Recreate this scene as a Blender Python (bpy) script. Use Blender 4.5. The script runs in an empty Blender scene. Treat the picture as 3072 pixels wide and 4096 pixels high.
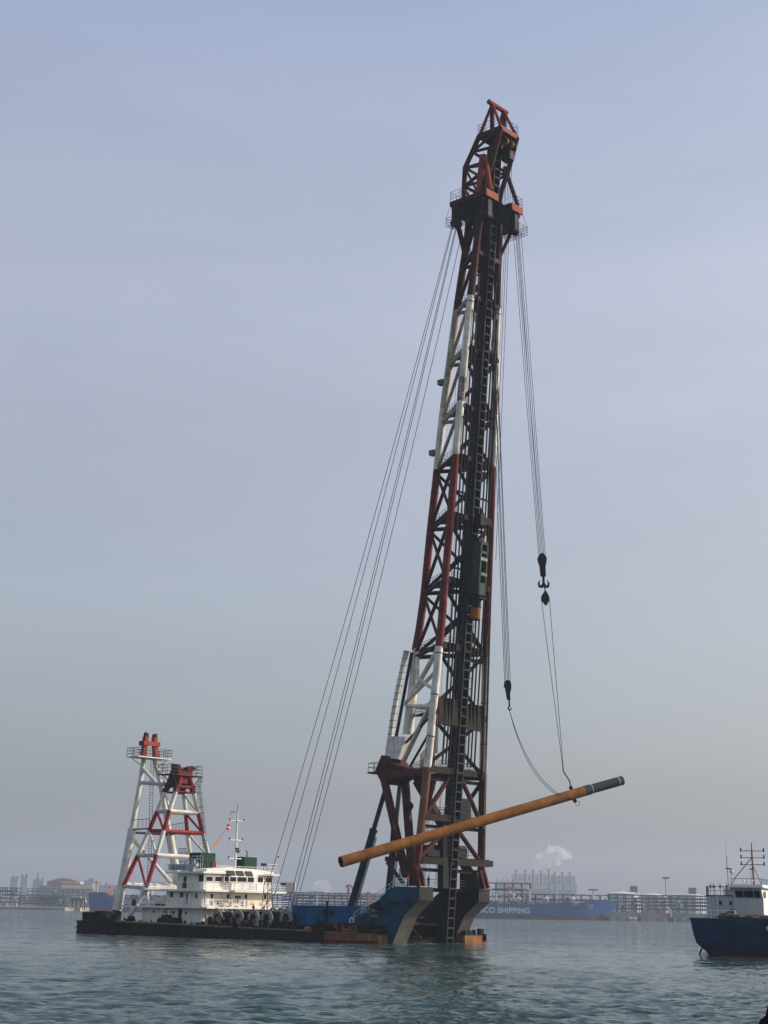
import bpy, math, random
import numpy as np
from mathutils import Vector, Matrix
random.seed(7); RNG = np.random.default_rng(7)
S = bpy.context.scene; COL = S.collection
R = math.radians
# ---------------------------------------------------------------- camera (52 mm equivalent, tilted up, slight roll)
FPX, IW, IH, CAMZ = 6150., 3072., 4096., 4.55
TH = math.atan((3645. - 2048.) / FPX); RO = math.atan(0.0178)
fwd = Vector((0, math.cos(TH), math.sin(TH))); up0 = Vector((0, -math.sin(TH), math.cos(TH))); rt0 = Vector((1, 0, 0))
rt = rt0 * math.cos(RO) + up0 * math.sin(RO); up = -rt0 * math.sin(RO) + up0 * math.cos(RO)
CP = Vector((0, 0, CAMZ))
cam = bpy.data.cameras.new('camera'); co = bpy.data.objects.new('camera', cam); COL.objects.link(co); S.camera = co
cam.sensor_fit = 'VERTICAL'; cam.sensor_height = 36; cam.sensor_width = 27; cam.lens = FPX / IH * 36
cam.clip_start = 0.5; cam.clip_end = 30000
co.matrix_world = Matrix((( rt.x, up.x, -fwd.x, CP.x), (rt.y, up.y, -fwd.y, CP.y), (rt.z, up.z, -fwd.z, CP.z), (0, 0, 0, 1)))
# survey helpers: sight line of a photo point -> point on a known plane (used to measure real sizes and places)
def ray(u, v): return fwd + rt * ((u - IW / 2) / FPX) + up * ((IH / 2 - v) / FPX)
def atY(u, v, Y): d = ray(u, v); return CP + d * (Y / d.y)
def atZ(u, v, z=0.): d = ray(u, v); return CP + d * ((z - CAMZ) / d.z)
ANG = R(-42); BO = Vector((1.5, 229.7, 0))           # barge frame: x = forward, y = across (away from us), z = up
BA = Vector((math.cos(ANG), math.sin(ANG), 0)); BB = Vector((-math.sin(ANG), math.cos(ANG), 0))
MB_ = Matrix.Translation(BO) @ Matrix.Rotation(ANG, 4, 'Z'); MBI = MB_.inverted(); MW = Matrix.Identity(4)
def onB(u, v, b):
    d = ray(u, v); t = (b - (CP - BO) @ BB) / (d @ BB); return MBI @ (CP + d * t)
def onA(u, v, a):
    d = ray(u, v); t = (a - (CP - BO) @ BA) / (d @ BA); return MBI @ (CP + d * t)
def w2b(p): return MBI @ Vector(p)
def b2w(p): return MB_ @ Vector(p)
# ---------------------------------------------------------------- materials
MATS = {}
def nn(nt, t, x=0, **k):
    n = nt.nodes.new(t)
    for a, b in k.items(): setattr(n, a, b)
    return n
def mat(name, col, rough=.55, metal=0., rust=0., rustcol=(.13, .05, .022), var=.25, sc=.35, streak=0., streakcol=(.10, .045, .02), bump=.0, spec=.1, dirt=0.):
    if name in MATS: return MATS[name]
    m = bpy.data.materials.new(name); m.use_nodes = True; nt = m.node_tree; L = nt.links.new
    bs = nt.nodes['Principled BSDF']; bs.inputs['Roughness'].default_value = rough if rough < .3 else min(1., rough + .2); bs.inputs['Metallic'].default_value = metal
    bs.inputs['Specular IOR Level'].default_value = spec
    geo = nn(nt, 'ShaderNodeNewGeometry')
    def noise(scale, detail=5, vec=None, rgh=.6):
        n = nn(nt, 'ShaderNodeTexNoise'); n.inputs['Scale'].default_value = scale; n.inputs['Detail'].default_value = detail; n.inputs['Roughness'].default_value = rgh
        L(vec or geo.outputs['Position'], n.inputs['Vector']); return n.outputs['Fac']
    def ramp(f, a, b):
        r = nn(nt, 'ShaderNodeMapRange'); r.inputs['From Min'].default_value = a; r.inputs['From Max'].default_value = b; L(f, r.inputs['Value']); return r.outputs['Result']
    def mix(f, a, b):
        x = nn(nt, 'ShaderNodeMix', data_type='RGBA')
        if isinstance(f, float): x.inputs[0].default_value = f
        else: L(f, x.inputs[0])
        for s, i in ((a, 6), (b, 7)):
            if isinstance(s, tuple): x.inputs[i].default_value = (*s, 1)
            else: L(s, x.inputs[i])
        return x.outputs[2]
    c = mix(ramp(noise(sc, 6), .35, .68), tuple(v * (1 - var) for v in col), tuple(min(1, v * (1 + var * .6)) for v in col))
    if dirt > 0: c = mix(ramp(noise(sc * 3.1, 8), .62 - dirt * .25, .8), c, tuple(v * .35 + .012 for v in col))
    if streak > 0:
        mp = nn(nt, 'ShaderNodeMapping'); mp.inputs['Scale'].default_value = (2.6, 2.6, .16); L(geo.outputs['Position'], mp.inputs['Vector'])
        f = ramp(noise(1., 6, mp.outputs['Vector']), .66 - streak * .3, .82 - streak * .2); c = mix(f, c, streakcol)
    if rust > 0:
        f = ramp(noise(sc * 4.3, 9, rgh=.7), .70 - rust * .35, .76 - rust * .25); c = mix(f, c, rustcol)
    L(c, bs.inputs['Base Color'])
    if bump > 0:
        b = nn(nt, 'ShaderNodeBump'); b.inputs['Strength'].default_value = bump; b.inputs['Distance'].default_value = .1
        L(noise(sc * 8, 6), b.inputs['Height']); L(b.outputs['Normal'], bs.inputs['Normal'])
    MATS[name] = m; return m
def setup_mats():
    mat('white_paint', (.64, .62, .55), .45, rust=.2, streak=.36, rustcol=(.17, .085, .035), streakcol=(.36, .25, .13), var=.2, sc=.5, bump=.2)
    mat('white_worn', (.74, .70, .61), .5, rust=.28, streak=.34, rustcol=(.13, .07, .032), streakcol=(.26, .15, .06), var=.25, sc=.6, bump=.3)
    mat('house_white', (.78, .76, .70), .4, streak=.26, streakcol=(.44, .36, .25), var=.12, sc=.3, rust=.03, rustcol=(.25, .14, .07))
    mat('house_cream', (.72, .66, .54), .45, streak=.15, streakcol=(.36, .24, .12), var=.1, sc=.4)
    mat('white_rusty', (.60, .54, .44), .5, rust=.85, streak=.6, rustcol=(.085, .04, .018), streakcol=(.16, .075, .03), var=.3, sc=.9, bump=.4)
    mat('white_stained', (.52, .47, .36), .5, rust=.3, streak=.65, rustcol=(.12, .07, .035), streakcol=(.24, .15, .07), var=.3, sc=.5, bump=.3)
    mat('red_paint', (.155, .022, .02), .45, rust=.15, rustcol=(.09, .035, .02), var=.35, sc=.5, streak=.15, streakcol=(.12, .03, .02))
    mat('red_dark', (.075, .016, .015), .5, rust=.3, rustcol=(.055, .026, .018), var=.4, sc=.5, streak=.3, streakcol=(.04, .018, .014))
    mat('red_bright', (.26, .024, .022), .4, rust=.2, rustcol=(.12, .05, .035), var=.35, sc=.6)
    mat('red_oxide', (.26, .05, .026), .55, rust=.12, rustcol=(.12, .05, .03), var=.3, sc=.6)
    mat('orange_plate', (.27, .055, .022), .5, rust=.1, var=.2, sc=.7)
    mat('brown_paint', (.20, .095, .045), .55, rust=.2, rustcol=(.18, .08, .035), var=.25, streak=.2)
    mat('brown_plate', (.027, .019, .0125), .6, rust=.3, rustcol=(.055, .03, .02), var=.35, streak=.4, streakcol=(.04, .022, .015))
    mat('dark_steel', (.014, .015, .018), .45, rust=.05, rustcol=(.02, .014, .011), var=.4, sc=.4)
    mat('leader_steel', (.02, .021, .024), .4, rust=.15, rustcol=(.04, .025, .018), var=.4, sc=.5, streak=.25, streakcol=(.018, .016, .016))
    mat('rung_steel', (.030, .030, .030), .5, var=.3)
    mat('pipe_brown', (.020, .0145, .012), .55, rust=.2, rustcol=(.06, .025, .012), var=.5, sc=.5, streak=.3, streakcol=(.03, .018, .014))
    mat('rope_black', (.015, .015, .017), .7, var=.2)
    mat('rail_grey', (.06, .065, .07), .5, var=.2)
    mat('rail_white', (.72, .71, .66), .45, var=.1)
    mat('hull_black', (.016, .0145, .014), .6, rust=.28, rustcol=(.055, .030, .018), var=.4, sc=.35, streak=.35, streakcol=(.05, .03, .02), bump=.5)
    mat('hull_rust', (.22, .09, .032), .6, rust=.45, rustcol=(.14, .045, .02), var=.5, sc=.5, streak=.35, streakcol=(.42, .30, .17), bump=.4)
    mat('deck_brown', (.07, .055, .038), .8, rust=.3, rustcol=(.06, .04, .03), var=.4, sc=.6)
    mat('deck_yellow', (.20, .165, .09), .7, rust=.35, rustcol=(.10, .06, .03), var=.4, sc=.8)
    mat('blue_paint', (.002, .058, .105), .42, dirt=.4, rust=.14, rustcol=(.045, .035, .03), var=.45, sc=.3, streak=.38, streakcol=(.03, .04, .05))
    mat('blue_house', (.003, .09, .215), .42, rust=.06, rustcol=(.05, .05, .05), var=.2, sc=.3, streak=.22, streakcol=(.02, .05, .07))
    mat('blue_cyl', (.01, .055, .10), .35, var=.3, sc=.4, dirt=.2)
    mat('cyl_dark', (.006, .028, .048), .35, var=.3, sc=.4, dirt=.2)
    mat('rod_steel', (.16, .19, .21), .25, metal=.5, var=.2)
    mat('grey_plate', (.038, .035, .031), .55, rust=.2, rustcol=(.10, .07, .05), var=.3, streak=.2, streakcol=(.08, .06, .045))
    mat('slope_grey', (.17, .158, .14), .55, rust=.1, rustcol=(.09, .06, .04), var=.25, streak=.15, streakcol=(.08, .06, .045))
    mat('pile_orange', (.27, .105, .022), .6, rust=.05, rustcol=(.13, .045, .014), var=.34, sc=.5, dirt=.3)
    mat('pile_seam', (.19, .072, .016), .6)
    mat('sleeve_grey', (.045, .048, .058), .5, var=.2)
    mat('hammer_green', (.036, .064, .054), .4, var=.15, dirt=.1)
    mat('green_box', (.008, .045, .028), .4, var=.2)
    mat('cap_yellow', (.28, .115, .018), .5, dirt=.4, rust=.35, rustcol=(.12, .06, .02), var=.3, sc=1.)
    mat('window_dark', (.010, .014, .018), .35, var=.2, spec=.08)
    mat('drum_dark', (.012, .0115, .0115), .6, var=.4, sc=1.)
    mat('flange_grey', (.27, .27, .26), .5, rust=.15, var=.3, sc=1.)
    mat('sign_white', (.75, .75, .72), .4, var=.05)
    mat('sign_blue', (.02, .08, .34), .4, var=.05)
    mat('sign_yellow', (.60, .45, .05), .4, var=.05)
    mat('letter_black', (.02, .025, .03), .5, var=.1)
    mat('letter_cream', (.55, .50, .34), .5, var=.1)
    mat('letter_white', (.70, .72, .72), .5, var=.08)
    mat('skin', (.42, .24, .16), .6, var=.05)
    mat('vest_red', (.95, .09, .04), .6, var=.05)
    mat('suit_red', (.42, .035, .03), .7, var=.1)
    mat('suit_dark', (.03, .035, .05), .8, var=.1)
    mat('helmet_orange', (.80, .26, .03), .35, var=.05)
    mat('helmet_white', (.80, .80, .78), .35, var=.05)
    mat('helmet_yellow', (.80, .50, .04), .35, var=.05)
    mat('boat_blue', (.003, .040, .10), .35, var=.35, sc=.3, dirt=.2, rust=.03, streak=.2, streakcol=(.01, .03, .06))
    mat('boot_red', (.10, .013, .012), .5, var=.3)
    mat('boat_grey', (.44, .48, .48), .45, rust=.1, streak=.22, streakcol=(.22, .20, .14), var=.1)
    mat('boat_green', (.012, .024, .017), .6, var=.4, rust=.2)
    mat('net_brown', (.10, .08, .05), .9, var=.5, sc=2.5, bump=.8)
    mat('mast_orange', (.24, .12, .06), .5, rust=.4, rustcol=(.10, .05, .03), var=.3)
    mat('tanker_blue', (.006, .075, .26), .45, var=.12, sc=.05)
    mat('tanker_red', (.13, .03, .04), .5, var=.2, sc=.05)
    mat('tanker_deck', (.16, .05, .045), .7, var=.3, sc=.1)
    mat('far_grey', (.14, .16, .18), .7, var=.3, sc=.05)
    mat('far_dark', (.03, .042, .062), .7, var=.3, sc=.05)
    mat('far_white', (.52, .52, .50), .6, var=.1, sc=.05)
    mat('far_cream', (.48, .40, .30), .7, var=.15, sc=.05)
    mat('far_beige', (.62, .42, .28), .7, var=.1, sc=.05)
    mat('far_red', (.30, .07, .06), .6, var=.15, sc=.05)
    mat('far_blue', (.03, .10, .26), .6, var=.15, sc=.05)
    mat('concrete', (.26, .24, .21), .85, var=.3, sc=.1, streak=.2)
    mat('sand', (.30, .25, .20), .9, var=.3, sc=.05)
    mat('buoy_orange', (.75, .26, .05), .5, var=.1)
    mat('rubber_black', (.008, .009, .010), .8, var=.3)
    mat('flag_red', (.62, .02, .03), .7, var=.05)
    mat('pennant_orange', (.62, .20, .05), .7, var=.1)
setup_mats()
# ---------------------------------------------------------------- mesh builder
class MB:
    def __init__(s): s.v = []; s.f = []; s.m = []; s.mats = []
    def mi(s, m):
        if m not in s.mats: s.mats.append(m)
        return s.mats.index(m)
    def face(s, pts, m):
        i = len(s.v); s.v += [tuple(p) for p in pts]; s.f.append(tuple(range(i, i + len(pts)))); s.m.append(s.mi(m))
    def frame(s, p0, p1, upv=None):
        d = (p1 - p0).normalized(); u_ = Vector(upv) if upv else (Vector((0, 0, 1)) if abs(d.z) < .9 else Vector((1, 0, 0)))
        x = d.cross(u_).normalized(); return d, x, x.cross(d).normalized()
    def tube(s, pts, r, m, n=8, cap=True, mfun=None):
        pts = [Vector(p) for p in pts]; base = len(s.v); k = len(pts)
        rs = r if isinstance(r, (list, tuple)) else [r] * k
        d0, x, y = s.frame(pts[0], pts[1])
        for i, p in enumerate(pts):
            d = (pts[min(i + 1, k - 1)] - pts[max(i - 1, 0)]).normalized()
            x = (x - d * x.dot(d)).normalized(); y = x.cross(d).normalized()
            for j in range(n):
                a = 2 * math.pi * j / n; s.v.append(tuple(p + (x * math.cos(a) + y * math.sin(a)) * rs[i]))
        for i in range(k - 1):
            mm = s.mi(mfun((pts[i] + pts[i + 1]) / 2) if mfun else m)
            for j in range(n):
                a = base + i * n + j; b = base + i * n + (j + 1) % n; s.f.append((a, b, b + n, a + n)); s.m.append(mm)
        if cap:
            s.f.append(tuple(base + j for j in range(n))[::-1]); s.m.append(s.mi(m)); s.f.append(tuple(base + (k - 1) * n + j for j in range(n))); s.m.append(s.mi(m))
    def bar(s, p0, p1, w, h, m, upv=None):      # rectangular bar, w across, h along up
        p0 = Vector(p0); p1 = Vector(p1); d, x, y = s.frame(p0, p1, upv); i = len(s.v)
        for p in (p0, p1):
            for sx, sy in ((-1, -1), (1, -1), (1, 1), (-1, 1)): s.v.append(tuple(p + x * (sx * w / 2) + y * (sy * h / 2)))
        for q in ((0, 1, 2, 3), (7, 6, 5, 4), (0, 4, 5, 1), (1, 5, 6, 2), (2, 6, 7, 3), (3, 7, 4, 0)): s.f.append(tuple(i + t for t in q)); s.m.append(s.mi(m))
    def box(s, lo, hi, m):
        x0, y0, z0 = lo; x1, y1, z1 = hi; i = len(s.v)
        s.v += [(x0, y0, z0), (x1, y0, z0), (x1, y1, z0), (x0, y1, z0), (x0, y0, z1), (x1, y0, z1), (x1, y1, z1), (x0, y1, z1)]
        for q in ((3, 2, 1, 0), (4, 5, 6, 7), (0, 1, 5, 4), (1, 2, 6, 5), (2, 3, 7, 6), (3, 0, 4, 7)): s.f.append(tuple(i + t for t in q)); s.m.append(s.mi(m))
    def prism(s, pts, vec, m, mside=None):      # polygon extruded along vec
        pts = [Vector(p) for p in pts]; vec = Vector(vec); n = len(pts); i = len(s.v)
        s.v += [tuple(p) for p in pts] + [tuple(p + vec) for p in pts]
        s.f.append(tuple(range(i, i + n))[::-1]); s.m.append(s.mi(m)); s.f.append(tuple(range(i + n, i + 2 * n))); s.m.append(s.mi(m))
        for j in range(n):
            k = (j + 1) % n; s.f.append((i + j, i + k, i + n + k, i + n + j)); s.m.append(s.mi(mside[j] if isinstance(mside, list) else (mside or m)))
    def ring(s, c, ax, r, tr, m, n=20, k=6):    # torus
        c = Vector(c); ax = Vector(ax).normalized(); x = ax.orthogonal().normalized(); y = ax.cross(x); b = len(s.v)
        for i in range(n):
            a = 2 * math.pi * i / n; rd = x * math.cos(a) + y * math.sin(a)
            for j in range(k):
                t = 2 * math.pi * j / k; s.v.append(tuple(c + rd * (r + tr * math.cos(t)) + ax * (tr * math.sin(t))))
        for i in range(n):
            for j in range(k):
                s.f.append((b + i * k + j, b + ((i + 1) % n) * k + j, b + ((i + 1) % n) * k + (j + 1) % k, b + i * k + (j + 1) % k)); s.m.append(s.mi(m))
    def ball(s, c, r, m, n=10, sq=(1, 1, 1)):
        c = Vector(c); b = len(s.v); k = n // 2
        for i in range(k + 1):
            t = math.pi * i / k
            for j in range(n):
                a = 2 * math.pi * j / n; s.v.append((c.x + r * sq[0] * math.sin(t) * math.cos(a), c.y + r * sq[1] * math.sin(t) * math.sin(a), c.z + r * sq[2] * math.cos(t)))
        for i in range(k):
            for j in range(n):
                s.f.append((b + i * n + j, b + (i + 1) * n + j, b + (i + 1) * n + (j + 1) % n, b + i * n + (j + 1) % n)); s.m.append(s.mi(m))
    def rail(s, pts, m, h=1.1, r=.035, step=1.5, closed=False, mids=2, n=4):
        pts = [Vector(p) for p in pts]
        if closed: pts = pts + [pts[0]]
        for p, q in zip(pts[:-1], pts[1:]):
            L_ = (q - p).length; k = max(1, round(L_ / step))
            for i in range(k + (q is pts[-1] and not closed)):
                t = p + (q - p) * (i / k); s.tube([t, t + Vector((0, 0, h))], r, m, n, False)
            for j in range(mids + 1):
                z = Vector((0, 0, h * (1 - j / (mids + 1)))); s.tube([p + z, q + z], r * (1 if j == 0 else .8), m, n, False)
    def ladder(s, p0, p1, w, wdir, m, r=.035, step=.4, cage=None):
        p0 = Vector(p0); p1 = Vector(p1); wd = Vector(wdir).normalized() * (w / 2)
        for q in (-1, 1): s.tube([p0 + wd * q, p1 + wd * q], r, m, 4, False)
        k = max(2, int((p1 - p0).length / step))
        for i in range(k): t = p0 + (p1 - p0) * ((i + .5) / k); s.tube([t - wd, t + wd], r * .8, m, 4, False)
        if cage:
            cv = Vector(cage); kk = max(2, int((p1 - p0).length / (step * 2.6)))
            for i in range(kk):
                t = p0 + (p1 - p0) * ((i + .5) / kk)
                s.tube([t - wd, t - wd + cv * .75, t + cv, t + wd + cv * .75, t + wd], r * .8, m, 4, False)
            for off in (-wd + cv * .75, cv, wd + cv * .75): s.tube([p0 + off, p1 + off], r * .7, m, 4, False)
    def build(s, name, parent=None, frame=None, base=(0, 0, 0), smooth=40, **props):
        if parent is not None: frame = parent['_f']; base = Vector(parent['_b'])
        base = Vector(base); me = bpy.data.meshes.new(name)
        me.from_pydata([(x - base.x, y - base.y, z - base.z) for x, y, z in s.v], [], s.f)
        for m in s.mats: me.materials.append(MATS[m])
        me.polygons.foreach_set('material_index', s.m)
        if smooth:
            me.polygons.foreach_set('use_smooth', [True] * len(s.f)); me.set_sharp_from_angle(angle=R(smooth))
        me.update(); o = bpy.data.objects.new(name, me); COL.objects.link(o); o['_f'] = frame or 'W'; o['_b'] = tuple(base); EXTRA.append(o)
        if parent is not None: o.parent = parent
        else: o.matrix_world = (MB_ if frame == 'B' else MW) @ Matrix.Translation(base)
        for k, v in props.items(): o[k] = v
        return o
EXTRA = []
def thing(name, label, cat, base=(0, 0, 0), frame='W', group=None):
    o = bpy.data.objects.new(name, None); COL.objects.link(o); o.empty_display_size = .5
    o.matrix_world = (MB_ if frame == 'B' else MW) @ Matrix.Translation(Vector(base)); o['_f'] = frame; o['_b'] = tuple(base); EXTRA.append(o)
    return tag(o, label, cat, group)
def tag(o, label, cat, group=None):
    o['label'] = label; o['category'] = cat
    if group: o['group'] = group
    return o
def dup(root, mw, label, group=None):
    c = root.copy(); COL.objects.link(c); c.matrix_world = mw; c['label'] = label
    if group: c['group'] = group
    for ch in list(root.children):
        d = ch.copy(); COL.objects.link(d); d.parent = c
        for g in list(ch.children):
            e = g.copy(); COL.objects.link(e); e.parent = d
    return c
def text_mb(mb, body, size, org, xd, yd, m, depth=.02, align='LEFT', spacing=1., bold=0., font=None):
    cu = bpy.data.curves.new('tmp', 'FONT'); cu.body = body; cu.size = size; cu.align_x = align; cu.space_character = spacing; cu.offset = bold
    ob = bpy.data.objects.new('tmp', cu); COL.objects.link(ob); dg = bpy.context.evaluated_depsgraph_get()
    me = bpy.data.meshes.new_from_object(ob.evaluated_get(dg)); bpy.data.objects.remove(ob)
    xd = Vector(xd).normalized(); yd = Vector(yd).normalized(); nd = xd.cross(yd); i = len(mb.v); org = Vector(org)
    mb.v += [tuple(org + xd * v.co.x + yd * v.co.y + nd * depth) for v in me.vertices]
    for p in me.polygons: mb.f.append(tuple(i + t for t in p.vertices)); mb.m.append(mb.mi(m))
    w = max([v.co.x for v in me.vertices], default=0); bpy.data.meshes.remove(me); return w
# ---------------------------------------------------------------- sky, sun, haze
SUN_AZ, SUN_EL = R(14), R(28)         # sun direction: azimuth from +X towards +Y
sd = Vector((math.cos(SUN_EL) * math.cos(SUN_AZ), math.cos(SUN_EL) * math.sin(SUN_AZ), math.sin(SUN_EL)))
W = bpy.data.worlds.new('World'); S.world = W; W.use_nodes = True; nt = W.node_tree; L = nt.links.new
bg = nt.nodes['Background']; sky = nn(nt, 'ShaderNodeTexSky', sky_type='NISHITA'); sky.sun_disc = False
sky.sun_elevation = SUN_EL; sky.sun_rotation = math.pi / 2 - SUN_AZ
sky.air_density = 1.3; sky.dust_density = 5.; sky.ozone_density = 2.5; sky.altitude = 0
L(sky.outputs['Color'], bg.inputs['Color']); bg.inputs['Strength'].default_value = .085
# thin high veil of bright haze over the blue: a second, smooth sky layer that changes only with height above the horizon
tc = nn(nt, 'ShaderNodeTexCoord'); sx = nn(nt, 'ShaderNodeSeparateXYZ'); L(tc.outputs['Generated'], sx.inputs[0])
cr = nn(nt, 'ShaderNodeValToRGB'); L(sx.outputs['Z'], cr.inputs['Fac']); e = cr.color_ramp.elements
VEIL = [(0., (.128, .145, .19)), (.08, (.158, .172, .216)), (.25, (.258, .247, .287)), (.4, (.295, .284, .325)), (.56, (.225, .25, .345)), (1., (.17, .19, .25))]
for k, (p_, c_) in enumerate(VEIL):
    q_ = e[k] if k < 2 else e.new(p_)
    q_.position = p_; q_.color = (*c_, 1)
mp0 = nn(nt, 'ShaderNodeMapping'); mp0.inputs['Scale'].default_value = (1.2, 1.2, 5.5); mp0.inputs['Rotation'].default_value = (R(9), R(-14), 0); L(tc.outputs['Generated'], mp0.inputs['Vector'])
cn = nn(nt, 'ShaderNodeTexNoise'); cn.inputs['Scale'].default_value = 2.3; cn.inputs['Detail'].default_value = 5; cn.inputs['Roughness'].default_value = .55; cn.inputs['Distortion'].default_value = .5; L(mp0.outputs['Vector'], cn.inputs['Vector'])
cm = nn(nt, 'ShaderNodeMapRange'); cm.inputs['From Min'].default_value = .3; cm.inputs['From Max'].default_value = .75; cm.inputs['To Min'].default_value = .93; cm.inputs['To Max'].default_value = 1.13; L(cn.outputs['Fac'], cm.inputs['Value'])
b2 = nn(nt, 'ShaderNodeBackground'); L(cr.outputs['Color'], b2.inputs['Color']); L(cm.outputs['Result'], b2.inputs['Strength']); ad = nn(nt, 'ShaderNodeAddShader')
L(bg.outputs[0], ad.inputs[0]); L(b2.outputs[0], ad.inputs[1]); L(ad.outputs[0], nt.nodes['World Output'].inputs['Surface'])
sl = bpy.data.lights.new('sun', 'SUN'); sl.energy = 4.8; sl.angle = R(.6); sl.color = (1, .93, .83)
so = bpy.data.objects.new('sun', sl); COL.objects.link(so); so.rotation_euler = sd.to_track_quat('Z', 'Y').to_euler(); so.location = (80, 0, 200)
S.view_settings.view_transform = 'Standard'; S.view_settings.look = 'None'; S.view_settings.gamma = 1; S.view_settings.exposure = 0
S.render.film_transparent = False; S.cycles.volume_bounces = 2
HZ = MB(); HZ.box((-4200, -4200, -1.6), (4200, 4200, 150), 'far_grey'); hz = HZ.build('haze', smooth=None); hz['kind'] = 'stuff'
hm = bpy.data.materials.new('haze_air'); hm.use_nodes = True; nt = hm.node_tree; nt.nodes.remove(nt.nodes['Principled BSDF'])
pv = nt.nodes.new('ShaderNodeVolumePrincipled'); pv.inputs['Color'].default_value = (.70, .80, .95, 1); pv.inputs['Density'].default_value = .00012
pv.inputs['Anisotropy'].default_value = .2
nt.links.new(pv.outputs['Volume'], nt.nodes['Material Output'].inputs['Volume']); hz.data.materials.clear(); hz.data.materials.append(hm)
# ---------------------------------------------------------------- sea
def sea():
    rows = int(math.log(4100 / 30) / .0047); cols = 980; a0, a1 = R(-31), R(31)
    rr = 30 * np.exp(np.arange(rows + 1) * math.log(4100 / 30) / rows); aa = np.linspace(a0, a1, cols + 1)
    Rg, Ag = np.meshgrid(rr, aa, indexing='ij'); X = Rg * np.sin(Ag); Y = Rg * np.cos(Ag); Z = np.zeros_like(X)
    cell = Rg * .0047
    for k in range(90):
        lam = 0.4 * (2.3 / .4) ** RNG.random(); th = R(-80) + RNG.normal(0, .36); amp = .0135 * lam ** .9 * RNG.uniform(.5, 1.3)
        kk = 2 * math.pi / lam; fade = np.clip((lam / cell - 1.6) / 2., 0, 1)
        ph = kk * (X * math.cos(th) + Y * math.sin(th)) + RNG.uniform(0, 6.28)
        Z += amp * fade * ((np.sin(ph) + .32 * np.sin(2 * ph + 1.1)) if k % 2 else 1.7 * (.64 - np.abs(np.sin(ph / 2))))
    gust = .75 + .35 * np.sin(X * .021 + 1.3 * np.sin(Y * .013)) * np.sin(Y * .017 + .7)
    Z *= gust
    n = (rows + 1) * (cols + 1); co_ = np.stack([X, Y, Z], -1).reshape(-1, 3)
    i = np.arange(rows)[:, None] * (cols + 1) + np.arange(cols)[None, :]
    q = np.stack([i, i + 1, i + cols + 2, i + cols + 1], -1).reshape(-1, 4)[:, ::-1]
    ex = []                                     # the rest of the water, round and behind the viewer
    m = 24
    for ring_ in (0, 30, 300, 4100):
        for t in np.linspace(a1, a0 + 2 * math.pi, m + 1): ex.append((ring_ * math.sin(t), ring_ * math.cos(t), -.02))
    fr = [(30 * math.sin(t), 30 * math.cos(t), -.02) for t in np.linspace(a0, a1, 13)] + [(0, 0, -.02)]
    b = n; qq = []
    for r_ in range(3):
        for j in range(m): s_ = b + r_ * (m + 1) + j; qq.append((s_, s_ + 1, s_ + m + 2, s_ + m + 1))
    me = bpy.data.meshes.new('sea'); nv = n + len(ex) + len(fr)
    tris = [(n + len(ex) + j, n + len(ex) + j + 1, n + len(ex) + 13) for j in range(12)]
    me.vertices.add(nv); me.vertices.foreach_set('co', np.concatenate([co_, np.array(ex + fr)]).astype(np.float32).ravel())
    allq = np.concatenate([q, np.array(qq)[:, ::-1]]); nl = len(allq) * 4 + len(tris) * 3
    me.loops.add(nl); me.loops.foreach_set('vertex_index', np.concatenate([allq.ravel(), np.array(tris).ravel()]).astype(np.int32))
    me.polygons.add(len(allq) + len(tris)); ls = np.concatenate([np.arange(len(allq)) * 4, len(allq) * 4 + np.arange(len(tris)) * 3])
    me.polygons.foreach_set('loop_start', ls.astype(np.int32)); me.update(calc_edges=True)
    me.polygons.foreach_set('use_smooth', [True] * len(me.polygons)); me.validate()
    o = bpy.data.objects.new('sea', me); COL.objects.link(o); o['kind'] = 'structure'
    m_ = bpy.data.materials.new('sea_water'); m_.use_nodes = True; nt = m_.node_tree; L = nt.links.new; bs = nt.nodes['Principled BSDF']
    bs.inputs['Base Color'].default_value = (.022, .050, .050, 1); bs.inputs['Roughness'].default_value = .07; bs.inputs['IOR'].default_value = 1.33; bs.inputs['Specular IOR Level'].default_value = .34
    geo = nn(nt, 'ShaderNodeNewGeometry'); mp = nn(nt, 'ShaderNodeMapping'); mp.inputs['Rotation'].default_value = (0, 0, R(-10)); mp.inputs['Scale'].default_value = (.5, 1.1, 1)
    L(geo.outputs['Position'], mp.inputs['Vector'])
    n1 = nn(nt, 'ShaderNodeTexNoise'); n1.inputs['Scale'].default_value = 1.7; n1.inputs['Detail'].default_value = 6; n1.inputs['Roughness'].default_value = .62; n1.inputs['Distortion'].default_value = .4
    L(mp.outputs['Vector'], n1.inputs['Vector'])
    # fine wavelets: tilt the surface normal with two scales of noise
    nb_ = nn(nt, 'ShaderNodeTexNoise'); nb_.inputs['Scale'].default_value = 4.5; nb_.inputs['Detail'].default_value = 4; L(mp.outputs['Vector'], nb_.inputs['Vector'])
    gl = nn(nt, 'ShaderNodeTexNoise'); gl.inputs['Scale'].default_value = .045; gl.inputs['Detail'].default_value = 4; gl.inputs['Distortion'].default_value = 1.; L(mp.outputs['Vector'], gl.inputs['Vector'])
    gk = nn(nt, 'ShaderNodeMapRange'); gk.inputs['From Min'].default_value = .35; gk.inputs['From Max'].default_value = .65; gk.inputs['To Min'].default_value = .55; gk.inputs['To Max'].default_value = 1.15; L(gl.outputs['Fac'], gk.inputs['Value'])
    def vm(op, a_, b_):
        v = nn(nt, 'ShaderNodeVectorMath', operation=op)
        for k, q_ in enumerate((a_, b_)):
            if q_ is None: continue
            if isinstance(q_, tuple): v.inputs[k].default_value = q_
            else: L(q_, v.inputs[k])
        return v.outputs[0]
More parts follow.
